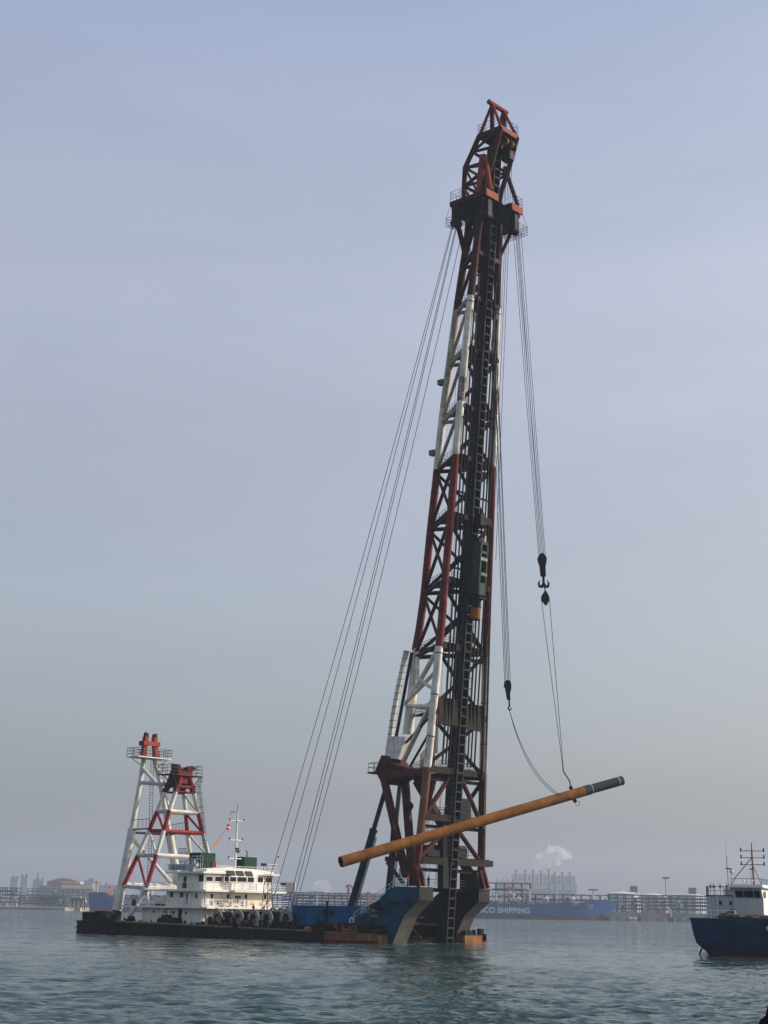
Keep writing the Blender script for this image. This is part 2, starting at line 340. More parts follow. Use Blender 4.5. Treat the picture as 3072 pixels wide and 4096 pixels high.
    t1 = vm('MULTIPLY', vm('SUBTRACT', n1.outputs['Color'], (.5, .5, .5)), (1.3, 1.3, 0)); t2 = vm('MULTIPLY', vm('SUBTRACT', nb_.outputs['Color'], (.5, .5, .5)), (.7, .7, 0))
    # farther out the mesh is too coarse for the short waves: their slopes come from a third noise there
    nf = nn(nt, 'ShaderNodeTexNoise'); nf.inputs['Scale'].default_value = .42; nf.inputs['Detail'].default_value = 5; nf.inputs['Distortion'].default_value = .3; L(mp.outputs['Vector'], nf.inputs['Vector'])
    ln = nn(nt, 'ShaderNodeVectorMath', operation='LENGTH'); L(geo.outputs['Position'], ln.inputs[0]); fk = nn(nt, 'ShaderNodeMapRange'); fk.inputs['From Min'].default_value = 90; fk.inputs['From Max'].default_value = 420; fk.inputs['To Max'].default_value = 3.4; L(ln.outputs['Value'], fk.inputs['Value'])
    t3 = nn(nt, 'ShaderNodeVectorMath', operation='SCALE'); L(vm('MULTIPLY', vm('SUBTRACT', nf.outputs['Color'], (.5, .5, .5)), (1, 1, 0)), t3.inputs[0]); L(fk.outputs['Result'], t3.inputs['Scale'])
    sc_ = nn(nt, 'ShaderNodeVectorMath', operation='SCALE'); L(vm('ADD', vm('ADD', t1, t2), t3.outputs[0]), sc_.inputs[0]); L(gk.outputs['Result'], sc_.inputs['Scale'])
    L(vm('NORMALIZE', vm('ADD', geo.outputs['Normal'], sc_.outputs[0]), None), bs.inputs['Normal'])
    n2 = nn(nt, 'ShaderNodeTexNoise'); n2.inputs['Scale'].default_value = .02; n2.inputs['Detail'].default_value = 3; L(geo.outputs['Position'], n2.inputs['Vector'])
    mx = nn(nt, 'ShaderNodeMix', data_type='RGBA'); mx.inputs[6].default_value = (.013, .038, .037, 1); mx.inputs[7].default_value = (.021, .053, .048, 1); L(n2.outputs['Fac'], mx.inputs[0]); 
    n3 = nn(nt, 'ShaderNodeTexNoise'); n3.inputs['Scale'].default_value = .55; n3.inputs['Detail'].default_value = 9; n3.inputs['Roughness'].default_value = .7; L(mp.outputs['Vector'], n3.inputs['Vector'])
    sz = nn(nt, 'ShaderNodeSeparateXYZ'); L(geo.outputs['Position'], sz.inputs[0]); ma = nn(nt, 'ShaderNodeMath', operation='MULTIPLY_ADD'); L(sz.outputs['Z'], ma.inputs[0]); ma.inputs[1].default_value = .28; L(n3.outputs['Fac'], ma.inputs[2])
    mr = nn(nt, 'ShaderNodeMapRange'); mr.inputs['From Min'].default_value = .77; mr.inputs['From Max'].default_value = .83; L(ma.outputs[0], mr.inputs['Value'])
    # broken foam where the water laps along the barge side and bow
    bm_ = nn(nt, 'ShaderNodeMapping', vector_type='TEXTURE'); bm_.inputs['Location'].default_value = BO; bm_.inputs['Rotation'].default_value = (0, 0, ANG); L(geo.outputs['Position'], bm_.inputs['Vector']); bs_ = nn(nt, 'ShaderNodeSeparateXYZ'); L(bm_.outputs['Vector'], bs_.inputs[0])
    def mth(op, a_, b_=None, c_=None):
        v = nn(nt, 'ShaderNodeMath', operation=op)
        for k, q_ in enumerate((a_, b_, c_)):
            if q_ is None: continue
            if isinstance(q_, (int, float)): v.inputs[k].default_value = q_
            else: L(q_, v.inputs[k])
        return v.outputs[0]
    dx = mth('MAXIMUM', mth('SUBTRACT', mth('ABSOLUTE', mth('ADD', bs_.outputs['X'], 36.2)), 36.6), 0); dy = mth('MAXIMUM', mth('SUBTRACT', mth('ABSOLUTE', mth('ADD', bs_.outputs['Y'], -11.5)), 11.6), 0)
    dd = mth('SQRT', mth('ADD', mth('MULTIPLY', dx, dx), mth('MULTIPLY', dy, dy))); near = nn(nt, 'ShaderNodeMapRange'); near.inputs['From Max'].default_value = 8.; near.inputs['To Min'].default_value = .20; near.inputs['To Max'].default_value = 0; L(dd, near.inputs['Value'])
    nz = nn(nt, 'ShaderNodeTexNoise'); nz.inputs['Scale'].default_value = .3; nz.inputs['Detail'].default_value = 8; nz.inputs['Roughness'].default_value = .65; L(geo.outputs['Position'], nz.inputs['Vector'])
    m2_ = nn(nt, 'ShaderNodeMapRange'); m2_.inputs['From Min'].default_value = .70; m2_.inputs['From Max'].default_value = .80; L(mth('ADD', nz.outputs['Fac'], near.outputs['Result']), m2_.inputs['Value']); fsum = mth('MAXIMUM', mr.outputs['Result'], m2_.outputs['Result'])
    fo = nn(nt, 'ShaderNodeMix', data_type='RGBA'); L(fsum, fo.inputs[0]); L(mx.outputs[2], fo.inputs[6]); fo.inputs[7].default_value = (.5, .55, .55, 1); L(fo.outputs[2], bs.inputs['Base Color'])
    me.materials.append(m_)
sea()
# ================================================================ the pile-driving barge
I = np.interp
BM = 11.5                                        # centre line across the barge
def zd(a): return 1.2 - .0125 * a                # deck height
def za(z): return 1.4 + .0722 * z                # front legs: forward position
NBZ = [8, 12, 20, 28, 36, 44, 52, 60, 68, 76, 84, 92, 100, 108, 119]; NBV = [3.6, 3.95, 4.5, 4.98, 5.4, 5.8, 6.08, 6.35, 6.62, 6.92, 7.25, 7.6, 8.05, 8.6, 9.25]
def nb(z): return float(I(z, NBZ, NBV))
def fb(z): return 2 * BM - nb(z)
def ra(z): return float(I(z, [44.5, 46.3, 52.9, 62.7, 72.65, 79.3, 86.4, 91.5, 97.1, 105.3, 110.5, 119], [-5.2, -4.7, -3.5, -2.4, -1.1, -.38, .66, 1.51, 2.37, 3.79, 4.77, 6.0]))
def la(z): return 2.25 + .0745 * z               # leader front face
def PN(z): return Vector((za(z), nb(z), z))
def PF(z): return Vector((za(z), fb(z), z))
def PR(z): return Vector((ra(z), BM, z))
def PC(z, b=BM, da=0.): return Vector((za(z) + da, b, z))
barge = thing('pile_driving_barge', 'long rusty working barge carrying a very tall red and white lattice tower at its bow', 'barge', (-30, BM, 0), 'B')
def band(z): return 'brown_paint' if z < 25.4 else 'white_worn' if z < 43.6 else 'red_paint' if z < 73.8 else 'white_worn' if z < 100.3 else 'red_dark'
def bandc(z): return 'red_dark' if z < 25.4 else 'white_worn' if z < 43.6 else 'red_dark' if z < 73.8 else 'white_stained' if z < 100.3 else 'red_dark'
ZB = [25.4, 43.6, 73.8, 100.3]
LV = [11.9, 18.2, 25.2, 33.8, 43.9, 54., 64.3, 73.75, 81.9, 91.4, 100.2, 107.9, 116.5]
# --- main truss: braces between the three legs
f = MB()
for i, z in enumerate(LV):
    m = bandc(z - .3); r = .34 if z > 40 else .4
    if z >= 43:
        f.tube([PN(z), PR(z - .3)], r, m); f.tube([PF(z), PR(z - .3)], r, m)
    elif z == 25.2:
        f.bar(PN(z) + Vector((0, 0, -.3)), (-8.4, 10.2, z), .8, 1.0, 'red_dark'); f.bar(PF(z) + Vector((0, 0, -.3)), (-8.4, 12.8, z), .8, 1.0, 'red_dark')
    hh = 1.0 if z < 60 else .75
    f.bar(PN(z) + Vector((.35, 0, 0)), PF(z) + Vector((.35, 0, 0)), .5, hh, 'brown_plate' if z < 45 else 'pipe_brown' if z < 101 else 'red_dark')
    f.bar(PN(z) + Vector((-.5, 0, -1.3)), PF(z) + Vector((-.5, 0, -1.3)), .4, .5, 'pipe_brown')
for i in range(2, len(LV) - 1):
    z0, z1 = LV[i], LV[i + 1]; mz = (z0 + z1) / 2; m = bandc(mz); r = .3 if z0 > 40 else .36
    if z0 >= 43:
        f.tube([PR(z0), PN(z1 - .4)], r, m); f.tube([PR(z0), PF(z1 - .4)], r, m)
        if 43 < z0 < 72: f.tube([PR(z1 - .6), PN(z0 + .3)], r * .85, m); f.tube([PR(z1 - .6), PF(z0 + .3)], r * .85, m)
    fm = 'white_worn' if z0 > 85 and z0 < 95 else 'pipe_brown' if z0 < 101 else 'red_dark'
    bk = Vector((-.55, 0, 0)); rr = .3
    c = PC(mz) + bk                              # K bracing of the front face, meeting behind the leader
    f.tube([PN(z0 + .4) + bk, c], rr, fm); f.tube([PF(z0 + .4) + bk, c], rr, fm); f.tube([PN(z1 - .4) + bk, c], rr, fm); f.tube([PF(z1 - .4) + bk, c], rr, fm)
for b0, z0, pz in ((10.3, 24.6, 17.6), (10.6, 17.0, 11.9)):
    f.tube([PC(z0, b0), PN(pz)], .36, 'red_dark'); f.tube([PC(z0, 23 - b0), PF(pz)], .36, 'red_dark')
f.tube([PF(23.5) + Vector((-.8, 0, 0)), PC(18, 13, -.8)], .33, 'dark_steel')
frame = f.build('pile_frame', barge)
# --- legs
def leg(pf, r, z0, z1, low=None, st=None):
    zs = sorted(set([z0, z1, 82.5, 86.5] + [z for z in list(np.arange(z0, z1, 3.)) + ZB if z0 < z < z1])); q = MB()
    q.tube([pf(z) for z in zs], r, 'red_dark', 14, True, lambda p: low if low and p.z < 25.4 else 'red_paint' if p.z < 14 else 'white_stained' if st and 84 < p.z < 100.3 else 'white_rusty' if not st and 82.5 < p.z < 86.5 else band(p.z))
    for z in np.arange(max(z0, 30), z1, 6.3): q.tube([pf(z - .07), pf(z + .07)], r + .035, 'pipe_brown' if int(z) % 3 == 0 else band(z), 14, False)
    return q
leg(PN, .6, 8.3, 118.3).build('leg', frame); leg(PF, .6, 8.3, 118.3, 'red_dark').build('leg', frame); leg(PR, .62, 44.8, 117., None, True).build('leg', frame)
# --- head above the upper working platform
h = MB(); M_ = 'red_dark'
RN = [(5.8, 9.6, 117.), (5.9, 9.6, 121.), (6.1, 9.6, 124.3), (7.7, 9.5, 126.6), (9.2, 9.4, 128.9)]
FN = [(9.95, 9.25, 118.), (10.6, 9.3, 120.4), (11.8, 9.35, 123.), (12.8, 9.3, 125.8), (13.8, 9.3, 128.9)]
mir = lambda p: (p[0], 2 * BM - p[1], p[2])
for ch in (RN, FN):
    h.tube(ch, .42, M_); h.tube([mir(p) for p in ch], .42, M_)
for i in range(5):
    h.tube([RN[i], FN[i]], .26, M_); h.tube([mir(RN[i]), mir(FN[i])], .26, M_); h.tube([RN[i], mir(RN[i])], .24, M_)
    if i < 4:
        a_, b_ = (RN[i], FN[i + 1]) if i % 2 else (FN[i], RN[i + 1])
        h.tube([a_, b_], .24, M_); h.tube([mir(a_), mir(b_)], .24, M_); h.tube([RN[i], mir(RN[i + 1])], .2, M_)
        if i < 2: h.tube([RN[i], FN[i + 1]], .22, M_); h.tube([mir(RN[i]), mir(FN[i + 1])], .22, M_); h.tube([mir(RN[i]), RN[i + 1]], .2, M_)
h.bar((9.4, 9.2, 118), (10.4, 9.1, 125.0), .9, 1.0, 'red_oxide')                       # stub posts with raking braces to the platform wings
for s in (lambda p: p, mir):
    h.tube([s((10.9, 8.9, 124.6)), s((12.8, 7.9, 117.5))], .36, 'red_oxide' if s((0, 0, 0))[1] == 0 else M_, 8)
    h.tube([s((5.6, 7.3, 116.4)), s((ra(107.9), BM, 107.6)) if False else s((za(109) - 3.4, 10.2, 108.3))], .42, M_); h.tube([s((12.3, 6.9, 116.2)), s((za(108.3), nb(108.3), 108.3))], .3, M_)
h.build('mast_head', frame)
t = MB(); t.tube([(11.5, 9.0, 134.3), (11.5, 13.9, 134.3)], .42, 'red_oxide', 12)
for s in (lambda p: p, mir):
    t.tube([s((9.4, 9.4, 129.2)), s((11.4, 10.0, 134.1))], .27, 'red_oxide'); t.tube([s((13.7, 9.4, 129.2)), s((11.6, 10.0, 134.1))], .27, 'red_oxide'); t.bar(s((11.6, 9.9, 129.2)), s((11.5, 9.9, 134.2)), .25, .8, M_, (1, 0, 0))
t.build('top_gantry', frame)
def deck(name, a0, a1, b0, b1, z, th, mside, mtop=None):
    q = MB(); q.box((a0, b0, z - th), (a1, b1, z), mside); return q.build(name, frame)
q = MB(); q.box((9.0, 9.15, 128.5), (13.7, 13.85, 129.25), 'red_dark'); q.box((13.7, 9.15, 128.45), (14.0, 13.85, 129.27), 'orange_plate'); q.build('top_platform', frame)
q = MB(); q.box((5.3, 6.6, 116.4), (12.7, 9.9, 117.2), 'red_dark'); q.box((5.3, 13.1, 116.4), (12.7, 16.3, 117.2), 'red_dark'); q.box((5.3, 9.9, 116.45), (9.2, 13.1, 117.15), 'red_dark')
q.box((12.7, 6.6, 116.1), (13.0, 9.6, 117.3), 'orange_plate'); q.box((12.7, 13.4, 116.1), (13.0, 16.3, 117.3), 'orange_plate')
q.prism([(5.5, 7, 116.4), (12.5, 7, 116.4), (9.8, 8.6, 114.3), (6.0, 8.8, 114.6)], (0, 8.9, 0), 'dark_steel'); q.build('working_platform', frame)
q = MB(); q.rail([(9.1, 9.25, 129.27), (13.9, 9.25, 129.27), (13.9, 13.75, 129.27), (9.1, 13.75, 129.27)], 'rail_grey', 1.6, .045, 1.6, True); q.build('railing', frame)
q = MB(); q.rail([(9.3, 6.7, 117.25), (5.4, 6.7, 117.25), (5.4, 16.2, 117.25), (12.9, 16.2, 117.3), (12.9, 13.5, 117.3)], 'rail_grey', 1.7, .045, 1.7)
for a0, a1, b0, b1 in ((5.2, 8.6, 5.8, 7.4), (9.6, 13.4, 14.6, 16.9)):
    q.rail([(a0, b0, 112.7), (a1, b0, 112.7), (a1, b1, 112.7), (a0, b1, 112.7)], 'rail_grey', 1.3, .045, 1.5, True)
    for p in ((a0, b1), (a1, b1), (a0, b0), (a1, b0)): q.tube([(p[0], p[1], 114.), (min(max(p[0], 5.4), 12.8), min(max(p[1], 6.7), 16.2), 116.5)], .04, 'rail_grey', 4)
    for k in range(5): q.bar((a0, b0 + (b1 - b0) * k / 4, 112.6), (a1, b0 + (b1 - b0) * k / 4, 112.6), .07, .07, 'rail_grey')
q.build('railing', frame)
for c in ((12.2, 15.0), (12.2, 7.9), (6.6, 7.0)):
    q = MB(); q.box((c[0] - .8, c[1] - .5, 112.9), (c[0] + .5, c[1] + .5, 115.8), 'dark_steel'); q.box((c[0] - .4, c[1] - .2, 115.6), (c[0] + .2, c[1] + .2, 116.6), 'dark_steel'); q.tube([(c[0] - .2, c[1] - .65, 113.2), (c[0] - .2, c[1] + .65, 113.2)], .75, 'dark_steel', 14); q.build('hanging_block', frame)
for b in (11.2, 12.6, 13.3): q = MB(); q.tube([(13.2, b - .15, 127.2), (13.2, b + .15, 127.2)], .75, 'cap_yellow' if b < 13 else 'dark_steel', 16); q.box((12.9, b - .25, 127.2), (13.5, b + .25, 128.5), 'dark_steel'); q.build('head_sheave', frame)
q = MB(); q.box((11.6, 12.4, 124.8), (13.3, 13.6, 127.), 'dark_steel'); q.build('head_block', frame)
# --- leader with rungs
q = MB()
for s in (-1, 1):
    b = BM + s * .72
    q.bar((la(0) - .7, b, .1), (la(128.4) - .7, b, 128.4), .22, 1.25, 'leader_steel', (1, 0, 0)); q.bar((la(0) - .03, b, .1), (la(128.4) - .03, b, 128.4), .2, .12, 'rung_steel', (1, 0, 0))
q.bar((la(0) - 1.15, BM, .1), (la(128.4) - 1.15, BM, 128.4), 1.2, .12, 'dark_steel', (1, 0, 0))
z = .9
while z < 128: q.bar((la(z) - .06, BM - .7, z), (la(z) - .06, BM + .7, z), .16, .24, 'rung_steel'); z += 1.42
leader = q.build('leader', frame)
q = MB(); q.bar((la(-.3) - 1.3, BM - .5, .3), (la(127) - 1.3, BM - .3, 127), 1.6, .5, 'dark_steel', (1, 0, 0)); q.build('leader_back', leader)
q = MB(); q.ladder((za(12) + .75, 10.15, 12.5), (za(115) + .35, 10.15, 115), .55, (0, 1, 0), 'rail_grey', .045, .7); q.build('ladder', frame)
q = MB(); q.ladder((za(12) + .7, 13.0, 26.), (za(60) + .5, 13.0, 58), .5, (0, 1, 0), 'rail_grey', .04, .6, (.7, 0, 0)); q.build('ladder', frame)
# --- guide pipes and hoist lines on the front of the tower
for b, z0, z1, m in ((7.35, 26, 80, 'brown_plate'), (8.2, 26, 98, 'pipe_brown'), (8.95, 26, 104, 'pipe_brown'), (13.35, 26, 104, 'pipe_brown'), (14.15, 26, 98, 'pipe_brown'), (15.05, 26, 86, 'pipe_brown')):
    q = MB(); zz = list(np.arange(z0, z1, 6.)) + [z1]
    q.tube([(za(z) + .72, b, z) for z in zz], .13, m, 6)
    for z in zz[1::2]: q.bar((za(z) + .3, b, z), (za(z) + .8, b, z), .3, .25, m)
    q.build('guide_pipe', frame)
q = MB(); q.bar((za(22) + .85, 16.9, 22), (za(47) + .75, 16.2, 47), .28, .3, 'dark_steel', (1, 0, 0)); q.bar((za(24) + .85, 17.45, 17), (za(47) + .75, 16.75, 47), .16, .16, 'brown_paint', (1, 0, 0)); q.bar((za(20) + 1.0, 17.75, 16), (za(70) + .9, 15.75, 72), .13, .13, 'dark_steel', (1, 0, 0)); q.build('cable_duct', frame)
q = MB()
for k in range(6):
    b = 8.6 + k * 1.1; a0 = -1.2 + (k % 3) * .5
    q.tube([(a0 + .3, b, 9.2), (ra(112) + .6 + (k % 3) * .7, BM - .9 + k * .36, 112)], .032, 'rope_black', 4, False)
for k in range(4): q.tube([(za(25) - 2.8, 7.2 + .22 * k, 9.), (za(92) - 2.3, 9.1 + .12 * k, 92)], .035, 'rope_black', 4, False)
q.build('hoist_lines', frame)
# --- plates, walkways and rails at each ring
q = MB()
q.bar((za(34) + .5, nb(34) + .55, 34), (za(34) + .5, 10.6, 34), .35, 4.0, 'brown_plate'); q.bar((za(34) + .5, 12.5, 33.7), (za(34) + .5, fb(34) - .9, 33.7), .35, 4.0, 'brown_plate')
q.bar((za(33) + .45, nb(34) + .3, 34), (za(33) + .45, nb(34) + .7, 34), .4, 4.3, 'orange_plate')
q.build('front_plate', frame)
for z in LV[1:-1]:
    if z == 33.8: r3 = Vector((-6.3, BM, z))
    elif z < 33: r3 = Vector((-6.5 if z > 20 else -4.0, BM, z))
    else: r3 = PR(z)
    w = MB(); a_, c_ = PN(z), PF(z); up_ = Vector((0, 0, .42)); inn = lambda p, k=.86: (r3 + (a_ + c_) / 2) / 2 * (1 - k) + p * k
    w.prism([inn(a_) + up_, inn(c_) + up_, inn(r3) + up_], (0, 0, .1), 'pipe_brown' if z < 74 or z > 100 else 'brown_plate'); pl = w.build('platform', frame)
    w = MB(); w.rail([inn(c_) + up_, inn(r3) + up_, inn(a_) + up_], 'rail_grey', 1.25, .04, 1.3); w.rail([inn(a_) + up_, inn(c_) + up_], 'rail_grey', 1.2, .035, 1.5); w.build('railing', pl)
for z in (88.3, 76.6): q = MB(); q.box((ra(z) - 1.35, BM - .9, z - .4), (ra(z) - .3, BM + .1, z + .45), 'slope_grey'); q.build('leg_bracket', frame)
# --- rear lower frame: white tubes, stepped strut, big plate, knuckle and raking struts
q = MB(); q.tube([(-4.9, BM, 45), (-5.5, BM, 39.2), (-6.5, BM, 31.5)], [.62, .75, .85], 'white_worn', 14); q.tube([(-4.7, BM, 44.6), (-1.8, 8.2, 39.5), (za(37), nb(37), 37)], .3, 'white_worn')
q.tube([PN(43.5), (-5.9, 10.6, 36.3)], .38, 'white_worn'); q.tube([(-6.2, 10.4, 36.2), PN(40)], .3, 'white_worn'); q.tube([(-6.2, 10.7, 35.9), PN(34.5)], .33, 'white_worn'); q.tube([(-6.2, 12.3, 36.), PF(34.5)], .33, 'white_worn')
q.tube([PN(40.), PC(28, 9, -2), ], .22, 'white_worn'); q.tube([PN(36.), (-6.6, 10.8, 27.5)], .4, 'white_worn'); q.tube([(-6.4, 11, 30.2), PN(33.4)], .2, 'dark_steel'); q.tube([(-5.4, 11, 26.6), PN(31.)], .2, 'dark_steel')
q.build('rear_leg', frame)
q = MB(); pts = [(-6.3, 44.7), (-8.05, 38.2), (-9.07, 33.5), (-9.5, 30.8), (-10.0, 28.2)]
for p, p2 in zip(pts[:-1], pts[1:]): q.bar((p[0], 10.7, p[1]), (p2[0], 10.7, p2[1]), .45, .8, 'white_worn', (1, 0, 0))
q.bar((-5.2, 10.7, 44.3), (-8.2, 10.7, 31.2), .3, .42, 'dark_steel', (1, 0, 0))
for k in range(15):
    t_ = k / 14; a_ = float(I(44.5 - t_ * 15, [28.2, 30.8, 33.5, 38.2, 44.7], [-10, -9.5, -9.07, -8.05, -6.3])); z = 44.5 - 15 * t_; q.tube([(a_ - .5, 10.4, z), (a_ + 1.1, 10.4, z - .1)], .035, 'rail_grey', 4)
q.build('stepped_strut', frame)
q = MB(); q.prism([(-9.4, 10.3, 31.3), (-5.9, 10.3, 31.0), (-7.4, 10.3, 27.6), (-10.3, 10.3, 28.0)], (0, 2.2, 0), 'white_worn'); q.prism([(-5.4, 13.2, 28.5), (-2.3, 13.2, 31.), (-2.3, 13.2, 26.4), (-5.4, 13.2, 25.8)], (0, .3, 0), 'white_worn'); q.build('strut_plate', frame)
q = MB(); q.prism([(-11.6, 9.6, 25.9), (-10.3, 9.6, 28.3), (-9.3, 9.6, 28.2), (-7.9, 9.6, 26.9), (-6.6, 9.6, 26.4), (-6.8, 9.6, 24.9), (-9.0, 9.6, 23.7), (-10.4, 9.6, 24.3)], (0, 4.0, 0), 'red_dark'); q.prism([(-6.8, 12.4, 25.6), (-1.4, 12.4, 25.3), (-2.9, 12.4, 21.0), (-5.2, 12.4, 23.3)], (0, .6, 0), 'red_dark')
q.box((-13.4, 9.8, 25.6), (-10.5, 12.6, 25.85), 'red_dark'); q.build('rear_knuckle', frame)
q = MB(); q.rail([(-10.6, 9.9, 25.85), (-13.3, 9.9, 25.85), (-13.3, 12.5, 25.85), (-10.6, 12.5, 25.85)], 'rail_grey', 1.4, .05, 1.4, False, 1); q.build('railing', frame)
for p0, p1, w in (((-10.0, 9.9, 24.9), (-.2, 4.3, 9.6), 1.0), ((-8.3, 13.0, 25.0), (.8, 4.6, 9.0), 1.05), ((-6.0, 13.2, 24.5), (.6, 19., 9.6), 1.2)):
    q = MB(); q.bar(p0, p1, w * .8, w, 'red_dark', (1, 0, 0)); q.build('raking_strut', frame)
q = MB(); q.bar((-1.5, 3.9, 12.1), (-3.8, 3.9, 12.1), .7, .7, 'red_dark'); q.bar((-3.1, 4.2, 11.9), (-3.1, 4.6, 17.5), .5, .5, 'red_dark'); q.tube([(-3.6, 3.9, 11.6), (-.4, 3.9, 8.6)], .3, 'red_dark')
q.bar((2.0, 4.0, 12.0), (1.4, 21.6, 12.0), .9, 1.1, 'pipe_brown'); q.box((1.2, 18.9, 11.5), (2.5, 21.7, 12.4), 'dark_steel'); q.box((.9, 5.9, 12.55), (2.6, 9.6, 13.5), 'dark_steel'); q.box((1.1, 6.4, 13.5), (2.4, 7.6, 14.2), 'dark_steel'); q.tube([(1.7, 8.0, 13.9), (1.7, 9.8, 13.9)], .45, 'dark_steel', 10); q.tube([(2.2, 13.2, 13.9), (2.2, 15, 13.9)], .5, 'dark_steel', 10); q.box((1.2, 13., 12.6), (2.6, 15.2, 13.8), 'dark_steel'); q.box((.9, 12.9, 18.65), (3.1, 15.4, 21.4), 'dark_steel'); q.box((1.8, 9.1, 8.0), (2.9, 10.4, 18.2), 'dark_steel')
for k in range(3): q.tube([(3.12, 13., 19.1 + k * .6), (3.12, 15.4, 19.1 + k * .6)], .05, 'rail_grey', 4)
q.ball((-1.8, 6.6, 20.0), .7, 'dark_steel'); q.tube([(-1.8, 6.6, 18.6), (-1.8, 6.6, 20)], .2, 'dark_steel'); q.build('lower_machinery', frame)
q = MB(); q.rail([(-3.5, 4.3, 12.5), (-1., 4.4, 12.5)], 'rail_grey', 1.2, .045, 1.2, False, 3); q.rail([(1.0, 10.5, 12.6), (1.0, 5.5, 12.6), (-3, 7.5, 12.6)], 'rail_grey', 2.6, .045, 1.2, False, 4); q.rail([(2.4, 13, 12.6), (2.4, 17., 12.6)], 'rail_grey', 1.3, .045, 1.2); q.ladder((-2, 9.0, 12.6), (-3.2, 8.2, 16.5), .7, (0, 1, 0), 'rail_grey', .06, .4); q.build('railing', frame)
for s in (0, 1):                                 # forked pivot shoes on the horns
    q = MB(); b = 3.7 if s == 0 else 18.9
    q.prism([(1.2, b - .7, 10.9), (2.7, b - .7, 10.9), (3.6, b - .7, 8.2), (2.9, b - .7, 8.2), (2.2, b - .7, 9.9), (1.9, b - .7, 8.2), (1.0, b - .7, 8.2)], (0, .35, 0), 'red_dark'); q.prism([(1.2, b + .4, 10.9), (2.7, b + .4, 10.9), (3.6, b + .4, 8.2), (2.9, b + .4, 8.2), (2.2, b + .4, 9.9), (1.9, b + .4, 8.2), (1.0, b + .4, 8.2)], (0, .35, 0), 'red_paint'); q.build('pivot_shoe', frame)
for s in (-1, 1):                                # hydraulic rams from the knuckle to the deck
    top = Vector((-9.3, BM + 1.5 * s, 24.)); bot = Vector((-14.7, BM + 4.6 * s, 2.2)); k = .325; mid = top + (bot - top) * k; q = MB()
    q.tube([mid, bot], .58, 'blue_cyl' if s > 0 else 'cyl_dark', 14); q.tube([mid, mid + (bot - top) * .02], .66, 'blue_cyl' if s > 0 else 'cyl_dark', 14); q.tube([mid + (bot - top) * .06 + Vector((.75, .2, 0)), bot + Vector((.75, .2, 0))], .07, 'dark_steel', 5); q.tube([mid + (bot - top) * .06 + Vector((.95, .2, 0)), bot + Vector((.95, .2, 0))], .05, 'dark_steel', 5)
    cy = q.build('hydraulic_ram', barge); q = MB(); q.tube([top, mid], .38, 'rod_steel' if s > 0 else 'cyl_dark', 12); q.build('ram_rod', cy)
# --- hull
q = MB(); AS, AE, AR = -72.4, -1.6, -12.5
def hullseg(q, a0, a1, b0, b1, m, mtop):
    v = [(a0, b0, -1.5), (a1, b0, -1.5), (a1, b1, -1.5), (a0, b1, -1.5), (a0, b0, zd(a0)), (a1, b0, zd(a1)), (a1, b1, zd(a1)), (a0, b1, zd(a0))]
    for fc, mm in (((0, 1, 5, 4), m), ((1, 2, 6, 5), m), ((2, 3, 7, 6), m), ((3, 0, 4, 7), m), ((4, 5, 6, 7), mtop), ((3, 2, 1, 0), m)): q.face([v[i] for i in fc], mm)
hullseg(q, AS, AR, 0, 23, 'hull_black', 'deck_brown'); hullseg(q, AR, -6.5, 0, 23, 'hull_rust', 'deck_brown'); hullseg(q, -6.5, AE, 0, 5.3, 'hull_rust', 'deck_brown'); hullseg(q, -6.5, .2, 17.7, 23, 'hull_rust', 'deck_brown')
for a in np.arange(AS + 2, AR, 3.05):             # plate ribs and rubbing strake
    q.box((a, -.14, -.3), (a + .32, 0.05, zd(a) - .2), 'hull_black')
q.bar((AS, -.06, zd(AS) - .12), (AR, -.06, zd(AR) - .12), .22, .3, 'hull_black'); q.bar((AS, -.05, .22), (-30, -.05, .22), .16, .22, 'hull_black')
q.box((AR, -.03, -.6), (AE, -.001, .32), 'boot_red'); q.box((AS, -.02, -.6), (AR, -.001, .25), 'rubber_black'); hull = q.build('hull', barge)
q = MB(); q.bar((-62, .18, zd(-62) + .14), (-33, .18, zd(-33) + .14), .3, .3, 'deck_yellow'); q.bar((-31.5, .18, zd(-31) + .1), (-16, .18, zd(-16) + .1), .3, .24, 'deck_yellow'); q.bar((-12.4, .1, zd(-12) + .06), (-2, .1, zd(-2) + .06), .3, .16, 'deck_yellow'); q.build('deck_rim', hull)
def bollard(a, b, n=2, r=.24, h=1.0, sp=.85):
    q = MB(); q.box((a - .4, b - .4, zd(a)), (a + sp * (n - 1) + .4, b + .4, zd(a) + .15), 'hull_black')
    for k in range(n): q.tube([(a + k * sp, b, zd(a) + .1), (a + k * sp, b, zd(a) + h)], r, 'dark_steel', 10); q.tube([(a + k * sp, b, zd(a) + h), (a + k * sp, b, zd(a) + h + .1)], r * 1.25, 'dark_steel', 10)
    q.build('bollard', hull)
for a in (-59.2, -63.8, -47.5, -27.2, -23.2, -20.8): bollard(a, .9, 2, .26, 1.0 if a < -40 else 1.25)
def block(pts, b0, b1, m, nm='fairlead'):
    q = MB(); q.prism([(a, b0, z) for a, z in pts], (0, b1 - b0, 0), m); return q
q = block([(-71.9, 2.1), (-71.7, 3.55), (-71.2, 3.5), (-70.8, 3.6), (-70.2, 3.4), (-69.7, 3.55), (-69.3, 3.4), (-68.9, 2.1)], .6, 2.6, 'hull_black'); q.tube([(-71.4, .5, 3.2), (-69.2, .5, 3.2)], .35, 'hull_black'); q.build('stern_windlass', hull)
q = block([(-68.3, 2.05), (-67.8, 2.6), (-67.3, 3.5), (-66.4, 3.4), (-66.2, 3.1), (-65.6, 3.5), (-65.3, 2.9), (-64.9, 2.05)], .6, 2.4, 'hull_black'); q.build('stern_windlass', hull)
